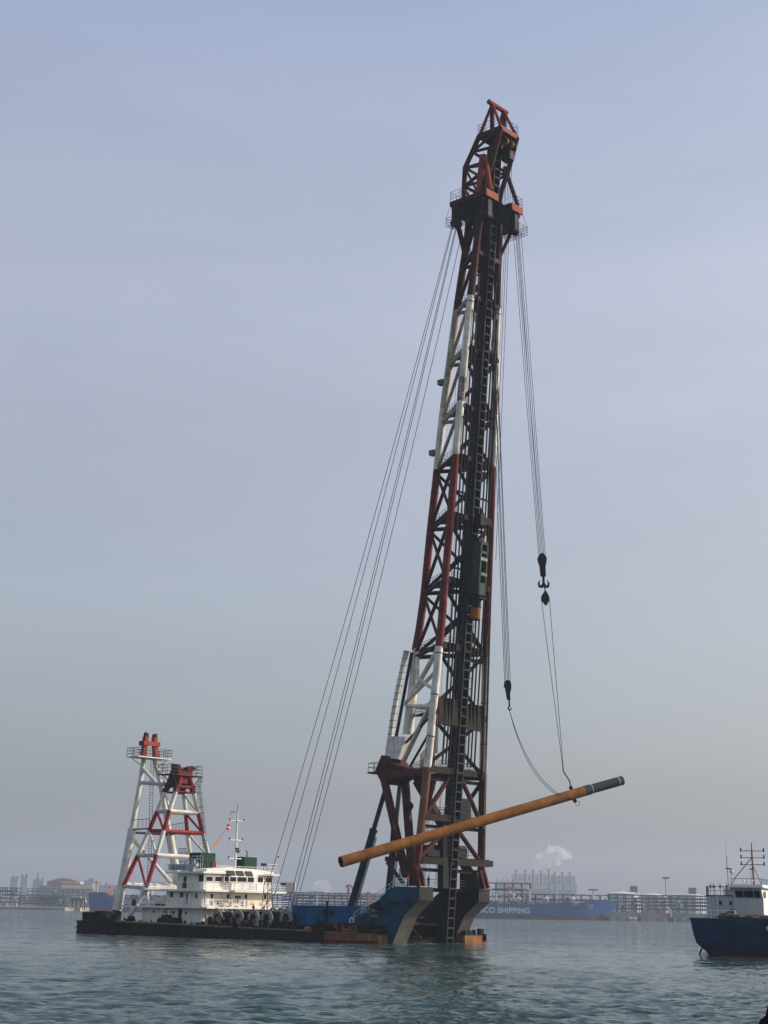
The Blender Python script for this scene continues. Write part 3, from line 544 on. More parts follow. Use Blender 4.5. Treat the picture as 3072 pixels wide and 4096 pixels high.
for a0, w in ((-14.6, 1.9), (-9.2, 1.4)):          # rusty fairlead frames along the bow quarter
    q = MB(); m = 'hull_rust' if a0 > -12 else 'brown_plate'
    for k in (0, 1): q.prism([(a0 + k * w, .1, .6), (a0 + k * w + .5, .1, .6), (a0 + k * w + .3, .1, 2.5), (a0 + k * w + .05, .1, 2.5)], (0, .9, 0), m)
    q.tube([(a0, .5, 1.7), (a0 + w + .4, .5, 1.7)], .3, m, 10); q.bar((a0, .2, 1.3), (a0 + w + .4, .2, 1.3), .4, .3, m); q.build('fairlead', hull)
q = MB(); q.tube([(-16.9, 1.0, 1.4), (-16.9, 1.0, 2.0), (-16.9, 1.0, 2.25)], [.75, .6, .1], 'mast_orange', 12); q.build('capstan', hull)
q = MB(); q.box((-1.4, 18.2, 1.15), (0, 22.9, 1.3), 'dark_steel')
for b in (20.2, 21.6): q.tube([(-1.2, b, 1.2), (-1.2, b, 2.0)], .3, 'dark_steel', 10)
for b in (18.6, 19.6, 22.4): q.box((-.9, b - .4, 1.2), (-.1, b + .35, 1.9 + .3 * (b > 22)), 'dark_steel')
q.tube([(-.4, 22.2, .9), (.3, 22.8, .9)], .55, 'rubber_black', 12); q.build('bow_fairlead', hull)
q = MB()
for k in range(26):
    a = RNG.uniform(-16, -2.2); b = RNG.uniform(.6, 1.9); w = RNG.uniform(.3, .9); hh = RNG.uniform(.5, 1.7); z0 = zd(a) - .05; m = ['dark_steel', 'hull_black', 'dark_steel', 'pipe_brown', 'hull_rust'][k % 5]
    if k % 3 == 0: q.tube([(a - w, b, z0 + hh * .7), (a + w, b, z0 + hh * .7)], hh * .35, m, 9)
    else: q.box((a - w, b - .3, z0), (a + w, b + .3, z0 + hh), m)
q.bar((-16, 1.7, 1.9), (-2., 1.7, 1.85), .3, 1.3, 'hull_black'); o_ = q.build('deck_gear', hull); o_['kind'] = 'stuff'
# --- bow horns (blue side plates, grey raked faces)
def horn(b0, b1, mside, far=False):
    sh_ = -1.2 if far else 0
    pts = [(a + sh_, z) for a, z in [(-1.3, -.8), (1.33, 4.02), (4.2, 6.2), (4.2, 8.05), (-.3, 8.08), (-1.6, 7.7), (-4.05, 6.0), (-9.2, 2.5), (-10.2, 1.0), (-10.2, -.8)]]
    ms = ['slope_grey', 'slope_grey', 'grey_plate', mside, mside, mside, mside, mside, mside, mside]
    q = MB(); q.prism([(a, b0, z) for a, z in pts], (0, b1 - b0, 0), mside, ms); o = q.build('bow_horn', barge)
    q = MB(); q.box((-1.9, b0 - .12, .6), (-1.6, b0, 7.6), mside); q.bar((-5, b0 - .2, 4.4), (-1.7, b0 - .2, 4.4), .45, .12, mside); q.bar((-2, b0 - .4, 6.05), (3.2, b0 - .4, 6.05), .8, .12, mside) if not far else None
    q.prism([(-5.2, b0 - .5, 5.3), (-3.7, b0 - .5, 6.0), (-2.6, b0 - .5, 5.0), (-3.6, b0 - .5, 4.6)], (0, .5, 0), 'dark_steel'); q.build('horn_stiffener', o); return o
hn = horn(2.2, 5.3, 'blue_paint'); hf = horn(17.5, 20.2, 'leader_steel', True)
q = MB(); q.prism([(-.8, 17.55, 8.09), (2.6, 17.55, 8.09), (2.6, 17.55, 10.6), (-.8, 17.55, 10.8)], (0, 2.15, 0), 'grey_plate'); q.prism([(2.62, 19.75, 10.0), (2.62, 20.2, 8.3), (2.62, 19.75, 8.3)], (-3, 0, 0), 'brown_paint'); q.build('pivot_housing', hf)
q = MB(); text_mb(q, '航工桩18', .78, (-6.6, 2.185, 4.35), (1, 0, 0), (0, 0, 1), 'letter_cream'); text_mb(q, '中国上海', .38, (-5.2, 2.185, 3.75), (1, 0, 0), (0, 0, 1), 'letter_cream'); q.build('name_lettering', hn)
q = MB(); q.rail([(-.3, 2.35, 8.1), (2.0, 2.35, 8.1)], 'rail_white', 1.2, .04, 1.2); q.rail([(-8.8, 2.4, 2.9), (-4.3, 2.4, 5.9), (-.4, 2.4, 8.1)], 'rail_white', 1.2, .045, 1.6, False, 1); q.rail([(-.2, 5.2, 8.1), (.2, 17.8, 8.1)], 'rail_white', 1.2, .04, 1.4); q.build('railing', hn)
q = MB(); q.box((-1.0, 5.3, 7.5), (.9, 17.7, 8.05), 'brown_plate'); q.box((-7.2, 5.3, -1), (-6.4, 17.7, 3.6), 'dark_steel'); q.box((-7.2, 5.3, 3.6), (-1.2, 9.8, 3.9), 'dark_steel'); q.prism([(-6.4, 13.2, 3.9), (-1.2, 13.2, 7.5), (-1.2, 13.2, 3.6), (-6.4, 13.2, .8)], (0, 4.4, 0), 'dark_steel'); q.box((-6.4, 5.3, -1), (-3.2, 17.7, .9), 'hull_black')  # cross wall coloured dark so the slot between the horns reads as shade
q.bar((-2.6, 5.3, 3.0), (-2.2, 17.7, 2.6), .35, .4, 'grey_plate'); q.tube([(-2.6, 8, 2.5), (-2.4, 10.6, .6)], .12, 'grey_plate', 6); q.bar((-5.4, 8.2, .7), (-5.4, 13.8, .9), .4, .3, 'hull_rust'); q.prism([(-5.8, 5.35, 6.9), (-3.4, 5.35, 7.4), (-3.4, 5.35, 4.5), (-5.8, 5.35, 4.2)], (0, .25, 0), 'boat_grey'); q.build('bow_bulkhead', barge)
for b in (7.6, 15.4): q = MB(); q.tube([(-.6, b, 8.0), (-.5, b, 12)], .28, 'red_bright', 10); q.build('red_post', barge)
# --- blue machinery house on deck
mh = thing('machinery_house', 'long bright blue steel machinery house standing on deck behind the bow', 'deck house', (-17, 6, 1.6), 'B')
A0, A1, B0, B1, Z0, Z1 = -23.6, -8.8, 4.2, 9.6, 2.3, 5.15
q = MB(); q.box((A0, B0, Z0), (A1, B1, Z1), 'blue_house')
for a in np.arange(A0 + 1.2, A1, 1.55): q.box((a, B0 - .07, Z0 + .05), (a + .12, B0, Z1 - .05), 'blue_house')
q.box((A0 - .05, B0 - .08, Z1), (A1 + .05, B1 + .05, Z1 + .1), 'blue_house'); mw = q.build('wall', mh)
q = MB(); q.box((A0 + .3, B0 + .3, 1.3), (A1 - .3, B1 - .3, Z0), 'dark_steel'); q.box((A0 + 3, B0 - .8, 1.4), (A1 + 5, B0 + .2, 2.15), 'dark_steel'); q.build('base_frame', mh)
for a in (-17.0, -15.5): q = MB(); q.box((a, B0 - .1, 3.75), (a + .75, B0 - .01, 4.65), 'window_dark'); q.build('window', mh)
q = MB(); q.box((-18.4, B0 - .12, 2.35), (-17.7, B0 - .02, 3.6), 'blue_paint'); q.build('door', mh)
q = MB(); q.tube([(-15.95, B0 - .2, 2.3), (-15.95, B0 - .2, 5.7)], .14, 'dark_steel', 8); q.tube([(-15.95, B0 - .2, 5.7), (-15.95, B0 - .2, 5.95)], .24, 'dark_steel', 8); q.build('vent_pipe', mh)
q = MB(); q.tube([(-11.9, 5.5, 5.2), (-11.9, 5.5, 5.9)], .3, 'dark_steel', 10); q.build('roof_vent', mh); q = MB(); q.tube([(-12.8, 6, 5.2), (-12.8, 6, 5.6)], .25, 'dark_steel', 10); q.build('roof_vent', mh)
def lifebuoy(loc, nrm, r, label, m='sign_white', box=False, frame='B'):
    q = MB(); n_ = Vector(nrm)
    if box:
        x = n_.orthogonal().normalized() if abs(n_.z) > .9 else Vector((-n_.y, n_.x, 0)); y = Vector((0, 0, 1)); c = Vector(loc)
        q.prism([c + x * (r * 1.25 * sx) + y * (r * sy) for sx, sy in ((-1, -1.2), (1, -1.2), (1, .7), (0, 1.8), (-1, .7))], n_ * .12, 'red_dark'); q.ring(c + n_ * .2, n_, r * .72, r * .24, 'flag_red')
    else:
        q.ring(loc, n_, r * .8, r * .2, m)
    return tag(q.build('lifebuoy', None, frame, loc), label, 'lifebuoy')
lifebuoy((-8.9, 2.05, 3.1), (0, -1, 0), .5, 'white ring lifebuoy hung on the dark blue bow plating beside the machinery house')
# --- deckhouse
def z2(x, y): return (660 + x / 3.456, 3350 + y / 3.456)
def z1b(x, y): return (480 + x / 4.147, 3400 + y / 4.147)
AF, BN, BFAR = -44., 3.6, 19.5
E1 = onB(569, 3640, BN).x; E2 = onB(664.5, 3590, BN).x; E3 = onB(707, 3520, BN).x
q = MB(); zb = 1.4
def wallbox(q, a0, a1, b0, b1, z0, z1, mf, ms):
    v = [(a0, b0, z0), (a1, b0, z0), (a1, b1, z0), (a0, b1, z0), (a0, b0, z1), (a1, b0, z1), (a1, b1, z1), (a0, b1, z1)]
    for fc, m in (((0, 1, 5, 4), ms), ((1, 2, 6, 5), mf), ((2, 3, 7, 6), ms), ((3, 0, 4, 7), ms), ((4, 5, 6, 7), ms)): q.face([v[i] for i in fc], m)
wallbox(q, E1, AF, BN, BFAR, zb, 4.5, 'house_cream', 'house_white'); wallbox(q, E2, AF, BN, BFAR, 4.62, 7.25, 'house_cream', 'house_white'); wallbox(q, E3, AF - .02, BN + .1, BFAR, 7.5, 10.15, 'house_white', 'house_white')
house = q.build('deckhouse', barge, smooth=None)
q = MB()
q.prism([(-63.2, 2.3, 4.5), (AF + .9, 2.3, 4.5), (AF + 1.6, 3.2, 4.5), (AF + 1.6, 22.6, 4.5), (-63.2, 22.6, 4.5)], (0, 0, .3), 'house_white'); d1 = q.build('lower_deck', house, smooth=None)
q = MB(); q.prism([(E2 - .4, 2.3, 7.22), (AF + .7, 2.3, 7.22), (AF + 1.3, 3.0, 7.22), (AF + 1.3, 8.4, 7.22), (AF + 1.9, 9, 7.22), (AF + 1.9, 14, 7.22), (AF + 1.3, 14.6, 7.22), (AF + 1.3, 21.7, 7.22), (E2 - .4, 21.7, 7.22)], (0, 0, .3), 'house_white'); q.box((-60.2, 2.6, 7.3), (E2 - .4, 3.8, 7.45), 'house_white'); d2 = q.build('upper_deck', house, smooth=None)
q = MB(); q.prism([(E3 - 1.9, 2.6, 10.15), (AF - 1.6, 2.6, 10.15), (AF + .5, 3.1, 10.15), (AF + .5, 20.9, 10.15), (E3 - 1.9, 20.9, 10.15)], (0, 0, .28), 'house_white')
q.prism([(AF + .42, 3.6, 10.2), (AF + .42, 19.6, 10.2), (AF + .42, 19.3, 10.75), (AF + .42, 15.2, 11.15), (AF + .42, 8.8, 11.25), (AF + .42, 3.9, 10.85)], (-3.6, 0, 0), 'house_white'); rf = q.build('roof', house, smooth=None)
q = MB()                                          # wheelhouse bay in the middle of the front
bA, bB = onA(*z2(880, 600), AF).y, onA(*z2(1240, 600), AF).y
q.prism([(AF, bA - 1.2, 7.5), (AF + .75, bA, 7.5), (AF + .75, bB, 7.5), (AF, bB + .3, 7.5)], (0, 0, 2.35), 'house_white'); q.prism([(AF + .75, bA, 9.85), (AF + .75, bB, 9.85), (AF + .35, bB + .1, 11.05), (AF + .35, bA - .7, 11.05)], (-.35, 0, 0), 'house_white'); q.build('bridge_bay', house, smooth=None)
def win(plane, k, r, m='window_dark', nm='window', out=.06, par=None):
    x0, y0, x1, y1 = r
    f_ = onA if plane == 'A' else onB
    fn = z2 if plane == 'A' else z1b
    p, s = f_(*fn(x0, y0), k), f_(*fn(x1, y1), k); q = MB(); zz = sorted((p.z, s.z))
    if plane == 'A':
        q.box((k - .1, p.y, zz[0]), (k + out, s.y, zz[1]), m)
        for (c0, c1) in (((p.y - .09, zz[0] - .09), (s.y + .09, zz[0])), ((p.y - .09, zz[1]), (s.y + .09, zz[1] + .09)), ((p.y - .09, zz[0]), (p.y, zz[1])), ((s.y, zz[0]), (s.y + .09, zz[1]))): q.box((k - .05, c0[0], c0[1]), (k + out + .04, c1[0], c1[1]), 'house_white')
    else: q.box((p.x, k - out, zz[0]), (s.x, k + .1, zz[1]), m)
    return q.build(nm, par or house, smooth=None)
for r in ((565, 537, 655, 605), (690, 539, 778, 608), (1267, 550, 1350, 620), (1385, 557, 1470, 625)): win('A', AF, r)
for r in ((893, 545, 978, 612), (995, 546, 1122, 615), (1138, 549, 1223, 619)): win('A', AF + .75, r)
win('A', AF + .35, (818, 540, 866, 606), 'green_box')
for k, (x0, x1) in enumerate(((872, 968), (992, 1090), (1117, 1212))):
    p, s = onA(*z2(x0, 510), AF + .6), onA(*z2(x1, 514), AF + .6); q = MB(); q.prism([(AF + .79, p.y, 9.95), (AF + .79, s.y, 9.95), (AF + .52, s.y - .25, 10.75), (AF + .52, p.y - .25, 10.75)], (.06, 0, 0), 'window_dark'); q.build('window', house, smooth=None)
for r in ((628, 782, 660, 842), (852, 782, 886, 845), (1099, 786, 1130, 845), (1363, 787, 1393, 850)): win('A', AF, r)
win('A', AF, (560, 775, 608, 930), 'house_white', 'door', .1)
for r in ((1060, 440, 1103, 520),): win('B', BN + .1, r)
win('B', BN + .1, (1312, 410, 1385, 520))
for r in ((838, 705, 878, 783), (1006, 705, 1046, 783), (1252, 716, 1284, 800)): win('B', BN, r)
win('B', BN, (1107, 722, 1145, 888), 'window_dark', 'door'); win('B', BN, (772, 978, 808, 1133), 'window_dark', 'door'); win('B', BN, (968, 972, 1020, 1148), 'brown_plate', 'door'); win('B', BN, (812, 980, 850, 1140), 'house_white', 'door', .35); win('B', BN, (1150, 730, 1190, 890), 'house_white', 'door', .3)
for x, y in ((570, 1022), (735, 1025), (893, 1033), (1098, 1042)):
    p = onB(*z1b(x, y), BN); q = MB(); q.tube([(p.x, BN + .05, p.z), (p.x, BN - .1, p.z)], .22, 'window_dark', 14); q.build('porthole', house)
p = onA(*z2(943, 1050), AF); q = MB(); q.tube([(AF - .05, p.y, p.z), (AF + .1, p.y, p.z)], .26, 'window_dark', 14); q.build('porthole', house)
q = MB()
for x in (790, 910, 1080, 1135, 1410): p = onA(*z2(x, 850), AF); q.bar((AF + .06, p.y, 4.8), (AF + .06, p.y, 7.2), .1, .1, 'house_cream')
for a in np.arange(E2 + .6, AF, 1.4): q.bar((a, BN - .04, 4.8), (a, BN - .04, 7.2), .07, .07, 'house_white')
for a in np.arange(E1 + .9, AF, 1.7): q.bar((a, BN - .04, 1.6), (a, BN - .04, 4.5), .08, .08, 'house_white')
q.build('wall_ribs', house)
q = MB(); q.rail([(-63., 2.4, 4.8), (AF + .8, 2.4, 4.8), (AF + 1.5, 3.2, 4.8), (AF + 1.5, 22.5, 4.8), (-55, 22.5, 4.8)], 'rail_white', 1.1, .04, 1.7); q.build('railing', d1)
q = MB(); q.rail([(-60, 2.7, 7.5), (E2, 2.5, 7.5), (AF + .6, 2.4, 7.5), (AF + 1.2, 3.1, 7.5), (AF + 1.2, 8.4, 7.5), (AF + 1.8, 9, 7.5), (AF + 1.8, 14, 7.5), (AF + 1.2, 14.6, 7.5), (AF + 1.2, 21.6, 7.5), (-50, 21.6, 7.5)], 'rail_white', 1.1, .04, 1.7); q.build('railing', d2)
q = MB(); q.rail([(AF - 4, 20.8, 10.43), (E3 - 1.8, 20.8, 10.43), (E3 - 1.8, 2.7, 10.43), (AF - 1.6, 2.7, 10.43), (AF - 3.2, 4, 10.43), (AF - 3.3, 20.8, 10.43)], 'rail_white', 1.15, .04, 1.6); q.build('railing', rf)
def floodlight(loc, par, d=(1, 0, -.2)):
    q = MB(); x, y, z = loc; q.tube([(x, y, z), (x, y, z + .9)], .05, 'rail_grey', 5)
    for k in (-.3, .3): q.box((x - .1, y + k - .26, z + .9), (x + .18, y + k + .26, z + 1.35), 'dark_steel')
    q.build('floodlight', par)
floodlight((AF - 2.2, 5.4, 10.9), rf); floodlight((AF - 1, 18.2, 10.9), rf); floodlight((AF + 1.5, onA(*z2(1005, 850), AF + 1.5).y, 5.3), house); floodlight((AF + 1.1, 21.0, 7.7), house)
q = MB(); q.box((-48.6, 2.55, 10.55), (-46.2, 2.65, 11.5), 'sign_white') if False else q.box((E3 - 1.1, 2.58, 10.62), (E3 + 4.6, 2.66, 11.62), 'boat_grey'); text_mb(q, '航工桩 18', .78, (E3 - .2, 2.56, 10.8), (1, 0, 0), (0, 0, 1), 'letter_black'); q.build('name_board', house)
q = MB(); p = onA(940, 3455, AF - 3.5); q.tube([(AF - 3.5, p.y, 10.6), (AF - 3.4, p.y, 17.6), (AF - 3.4, p.y, 18.6), (AF - 3.4, p.y, 24.3)][:2] + [(AF - 3.4, p.y, 21.0)], [.2, .16, .13], 'rail_white', 8)
b = p.y; q.tube([(AF - 3.4, b, 21), (AF - 3.4, b, 22.1)], .05, 'rail_grey', 5)
for z, w in ((12.9, 1.6), (16.0, 1.6), (19.3, 1.7)):
    q.tube([(AF - 3.4, b - w, z), (AF - 3.4, b + w * .9, z)], .08, 'rail_white', 6); q.ball((AF - 3.4, b, z), .3, 'rail_white', 8, (1, 1, .7))
    for s in (-w, w * .9): q.tube([(AF - 3.4, b + s, z - .05), (AF - 3.4, b + s, z + .4)], .1, 'dark_steel', 6)
q.tube([(AF - 3.4, b, 20.7), (AF - 3.4, b - 1.6, 20.8), (AF - 3.4, b - 1.6, 20.2)], .06, 'rail_grey', 5); q.box((AF - 3.3, b - .3, 14.4), (AF - 2.9, b + .3, 14.7), 'dark_steel'); q.prism([(AF - 3.1, b - .3, 14.3), (AF - 3.1, b + .6, 14.3), (AF - 3.1, b, 13.8)], (.3, 0, 0), 'dark_steel'); q.build('signal_mast', house)
p = onA(*z2(1117, 350), AF - 5); q = MB(); q.box((AF - 6.3, p.y - 1.3, 10.4), (AF - 4.0, p.y + 1.7, 13.3), 'green_box'); q.tube([(AF - 5, p.y + .2, 13.2), (AF - 5, p.y + .2, 14.2), (AF - 5, p.y - .1, 14.4)], .1, 'dark_steel', 6); q.build('vent_house', house)
p = onB(795, 3470, 6.); q = MB(); q.box((p.x - 1.6, 5.2, 10.4), (p.x + 1.2, 8.6, 13.6), 'green_box'); q.box((p.x - 2.6, 6.4, 10.4), (p.x - 1.65, 8.4, 13.4), 'red_dark'); q.box((p.x + 1.2, 7.8, 10.4), (p.x + 1.35, 8.7, 12.2), 'red_paint'); q.build('funnel', house)
q = MB()
for k in range(3): q.rail([(p.x - .6 + k * .01, 4.9 - k * .5, 10.4), (p.x + 2.2, 4.9 - k * .5, 10.4)], 'rail_white', 2.6 - k * .5, .045, 1.2, False, 1)
q.build('railing', rf)
q = MB(); p = onB(777, 3440, 3.0); q.tube([(p.x, 3, 9.7), (p.x, 3, 12.3)], .22, 'boat_grey', 8); q.box((p.x - .6, 2.8, 11.3), (p.x + .7, 3.3, 11.7), 'boat_grey'); q.build('crane_davit', house)
q = MB(); p = onA(1112, 3470, AF - .5); q.tube([(AF - .5, p.y, 10.4), (AF - .5, p.y, 13.4)], .06, 'rail_white', 5); q.box((AF - .6, p.y - .12, 13.3), (AF - .4, p.y + .12, 13.6), 'rail_grey'); q.rail([(AF - .5, p.y - 2.5, 10.5), (AF - .5, p.y - .3, 10.5)], 'rail_white', 1.6, .05, .7); q.build('antenna_post', house)
q = MB(); q.bar((AF + 1.6, 5.5, 4.6), (AF + 4.2, 7.8, 1.7), .08, .25, 'rail_white'); q.bar((AF + 1.6, 6.3, 4.6), (AF + 4.2, 8.6, 1.7), .08, .25, 'rail_white'); q.rail([(AF + 1.6, 5.4, 4.7), (AF + 4.2, 7.7, 1.8)], 'rail_white', 1.0, .04, .9, False, 1)
for k in range(8): t_ = k / 7; q.bar((AF + 1.6 + 2.6 * t_, 5.5 + 2.3 * t_, 4.5 - 2.8 * t_), (AF + 1.6 + 2.6 * t_, 6.3 + 2.3 * t_, 4.5 - 2.8 * t_), .22, .04, 'rail_white')
q.build('stair', house)
q = MB(); p = onB(*z1b(660, 815), 4.); q.tube([(p.x - .9, 4, 5.6), (p.x + 1.2, 4, 5.6)], .55, 'house_cream', 12); q.box((p.x - .7, 3.6, 4.8), (p.x + 1., 4.4, 5.1), 'dark_steel'); q.build('life_raft', house)
# items hung on the rails
lifebuoy(onB(*z1b(1073, 588), 2.3), (0, -1, 0), .38, 'boxed red lifebuoy on the upper deck rail beside the wheelhouse side wall', box=True)
lifebuoy(onB(*z1b(232, 875), 2.25), (0, -1, 0), .38, 'boxed red lifebuoy at the aft corner of the lower deck rail', box=True)
def sign(x0, y0, x1, y1, kind, label):
    p, s = onA(*z2(x0, y0), AF + 1.62), onA(*z2(x1, y1), AF + 1.62); q = MB(); a = AF + 1.6; z0, z1 = sorted((p.z, s.z)); cb = (p.y + s.y) / 2; w = s.y - p.y; hh = z1 - z0
    q.box((a, p.y, z0), (a + .05, s.y, z1), 'sign_white')
    if kind == 'b':
        q.tube([(a + .05, cb, z1 - hh * .38), (a + .07, cb, z1 - hh * .38)], hh * .3, 'sign_blue', 18); q.ball((a + .08, cb, z1 - hh * .40), hh * .13, 'sign_white', 8, (.2, 1, 1)); q.box((a + .05, p.y + w * .12, z0 + hh * .06), (a + .07, s.y - w * .12, z0 + hh * .24), 'sign_blue')
    elif kind == 'y': q.prism([(a + .05, cb - w * .36, z0 + hh * .3), (a + .05, cb + w * .36, z0 + hh * .3), (a + .05, cb, z0 + hh * .88)], (.02, 0, 0), 'sign_yellow'); q.box((a + .05, p.y + w * .15, z0 + hh * .08), (a + .07, s.y - w * .15, z0 + hh * .2), 'letter_black')
    else:
        q.box((a + .05, p.y + .06, z0 + .06), (a + .07, s.y - .06, z1 - .06), 'window_dark'); q.box((a + .07, cb - .04, z0), (a + .09, cb + .04, z1), 'sign_white'); q.box((a + .07, p.y, (z0 + z1) / 2 - .04), (a + .09, s.y, (z0 + z1) / 2 + .04), 'sign_white')
    return tag(q.build('safety_sign', None, 'B', (a, cb, z0), smooth=None), label, 'sign', 'safety signs on the deckhouse rail')
sign(625, 862, 665, 945, 'b', 'white and blue round safety sign on the rail nearest the white stair'); sign(880, 866, 928, 948, 'b', 'white and blue safety sign on the middle of the front rail')
sign(1045, 866, 1092, 950, 'b', 'white and blue safety sign right of the rail floodlight'); sign(715, 864, 780, 930, 'w', 'dark four pane panel with white bars on the front rail')
sign(1183, 868, 1228, 938, 'y', 'white sign with yellow warning triangle above the man in red overalls'); sign(1308, 872, 1342, 940, 'y', 'white sign with yellow warning triangle beside the lattice post')
# --- lattice post in front of the house
q = MB(); P0, P1 = onA(1068, 3655, -36), onA(1074, 3478, -36); c0 = Vector((-36, P0.y, 1.7)); c1 = Vector((-36, P1.y, 9.9))
for dx, dy in ((-.5, -.5), (.5, -.5), (.5, .5), (-.5, .5)): q.tube([c0 + Vector((dx * 1.5, dy * 1.5, 0)), c1 + Vector((dx * .8, dy * .8, 0))], .055, 'mast_orange' if dy < 0 else 'brown_plate', 5)
for k in range(6):
    t0, t1 = k / 6, (k + 1) / 6
    for s in (((-1, -1), (1, -1)), ((1, -1), (1, 1)), ((1, 1), (-1, 1))):
        e0 = 1.5 - .7 * t0; e1 = 1.5 - .7 * t1; A_ = c0 + (c1 - c0) * t0 + Vector((s[0][0] * .5 * e0, s[0][1] * .5 * e0, 0)); B_ = c0 + (c1 - c0) * t1 + Vector((s[1][0] * .5 * e1, s[1][1] * .5 * e1, 0)); q.tube([A_, B_], .035, 'brown_plate', 4); q.tube([B_, B_ + Vector(((s[0][0] - s[1][0]) * .5 * e1, (s[0][1] - s[1][1]) * .5 * e1, 0))], .035, 'brown_plate', 4)
q.tube([c0 + Vector((-.9, -.9, 2.5)), c1 + Vector((0, 2.6, -2.))], .05, 'rail_grey', 4); q.rail([(-36.6, P1.y - .6, 9.), (-36.6, P1.y + .6, 9.), (-35.5, P1.y + .6, 9.)], 'rail_grey', 1.1, .035, .6); q.build('lattice_post', barge)
# --- tall white A-frame gantry and red-and-white trestle (rests for the lowered tower)
g = MB(); TN = [(-69.25, 10.3, 31.), (-68.5, 9.1, 26.4), (-67.7, 7.2, 18.), (-67.0, 5.4, 10.), (-66.6, 3.9, 3.8)]
for s in (lambda p: p, mir):
    g.tube([s(p) for p in TN[:3]], [.42, .45, .5], 'white_paint', 12); g.tube([s(p) for p in TN[2:]], [.72, .78, .82], 'white_paint', 12)
    g.tube([s((-68.9, 9.8, 29.)), s((-62.1, 9.2, 24.8))], .33, 'white_paint'); g.tube([s(TN[1]), s((-61.8, 9.4, 25.8))], .36, 'boat_grey')  # level tie is grey: shade on a white bar put into its colour
g.tube([(-67.6, 7.0, 16.6), (-67.2, 16.6, 8.8)], .36, 'white_paint'); g.tube([(-66.9, 5.2, 8.3), (-66.9, 17.8, 8.3)], .42, 'white_paint'); g.tube([(-67.5, 6.9, 17.4), (-67.5, 16.1, 17.4)], .2, 'dark_steel')
gt = g.build('rest_gantry', barge)
g = MB(); g.prism([(-71, 7.6, 30.9), (-67.6, 7.6, 30.9), (-67.4, 15.4, 30.9), (-71, 15.4, 30.9)], (0, 0, .18), 'white_worn'); g.rail([(-71, 7.7, 31.1), (-67.6, 7.7, 31.1), (-67.4, 15.3, 31.1), (-71, 15.3, 31.1)], 'rail_grey', 1.5, .05, 1.4, True)
for p in ((-70.6, 8.4), (-67.8, 8.6), (-67.8, 14.6)): g.tube([(p[0], p[1], 30.9), (-68.8, 10.3 if p[1] < 11 else 12.7, 29.)], .06, 'rail_grey', 5)
g.build('platform', gt)
g = MB()
for s in (lambda p: p, mir):
    g.bar(s((-69.2, 10.0, 31.1)), s((-69.3, 10.5, 34.8)), .75, .9, 'red_oxide', (1, 0, 0)); g.prism([s((-69.6, 10.1, 34.8)), s((-69.6, 10.9, 34.8)), s((-69.6, 10.8, 35.4)), s((-69.6, 10.25, 35.6))], (.7, 0, 0), 'red_dark')
g.bar((-68.75, 9.6, 33.6), (-68.75, 13.4, 33.6), .35, .8, 'red_oxide'); g.box((-70.1, 9.6, 33.2), (-68.9, 10.0, 34.), 'red_dark'); g.build('rest_saddle', gt)
g = MB(); g.ladder((-68.2, 11.4, 31.), (-67.2, 11.3, 8.5), .75, (0, 1, 0), 'rail_grey', .05, .5)
for w in (((-67.9, 7.1, 17.9), (-63.4, 7.6, 18.0)), ((-67.5, 15.8, 17.4), (-62.8, 15.4, 17.8))): g.bar(w[0], w[1], .7, .2, 'rail_grey'); g.rail([w[0], w[1]], 'rail_grey', 1.7, .05, .9, False, 0)
g.build('ladder', gt)
FL = [(-58.9, 9.4, 24.4), (-58.85, 8.15, 21.), (-58.7, 6.96, 17.5), (-58.5, 5.4, 13.3), (-58.4, 3.5, 7.7)]; AL = [(-61.7, 9.3, 24.4), (-62.2, 8.15, 21.), (-62.8, 7.05, 17.6), (-63.5, 5.4, 13.3), (-64.6, 3.5, 8.0)]
t = MB(); cols = ['white_paint', 'red_bright', 'white_paint', 'red_bright']
for s in (lambda p: p, mir):
    for ch in (FL, AL):
        for i in range(4): t.tube([s(ch[i]), s(ch[i + 1])], .38, cols[i], 12)
    for i in range(1, 5): t.tube([s(FL[i]), s(AL[i])], .33, 'boat_grey' if i != 2 else 'red_bright', 10)  # grey ties carry the shade of this side in their colour
    for i in range(4): t.tube([s(AL[i]), s(FL[i + 1])], .22, cols[i], 8)
    t.tube([s(FL[4]), s((-61.2, 1.6, 1.9))], .4, 'white_paint', 10); t.tube([s(FL[4]), s((-57.6, 3.3, 4.6))], .36, 'white_paint', 10); t.tube([s(AL[4]), s((-66, 4.2, 4.2))], .4, 'white_paint', 10)
for ch in (FL, AL):
    for i in range(1, 5): t.tube([ch[i], mir(ch[i])], .34, 'white_paint' if i != 2 else 'red_bright', 10)
for i in range(4):
    if i in (0, 1, 2): t.tube([mir(AL[i]), mir(FL[i + 1])], .2, cols[i], 8)
t.tube([FL[4], mir(FL[4])], .5, 'white_paint', 10)
tr = t.build('rest_trestle', barge)
t = MB()
for s in (lambda p: p, mir):
    t.bar(s(FL[0]), s((-59.1, 9.8, 26.6)), .8, .8, 'red_paint', (1, 0, 0)); t.bar(s(AL[0]), s((-61.6, 9.8, 26.6)), .8, .8, 'red_dark', (1, 0, 0)); t.bar(s((-61.8, 9.8, 26.4)), s((-58.7, 9.8, 26.4)), .9, .8, 'red_dark')
    t.prism([s((-62.2, 9.7, 26.8)), s((-59.0, 9.7, 26.8)), s((-59.3, 10.3, 32.0)), s((-61.3, 10.3, 33.0)), s((-61.6, 10.1, 31.0))], (0, .3, 0), 'red_dark')
    t.tube([s((-58.7, 9.9, 26.8)), s((-59.2, 10.6, 30.4))], .32, 'red_bright')
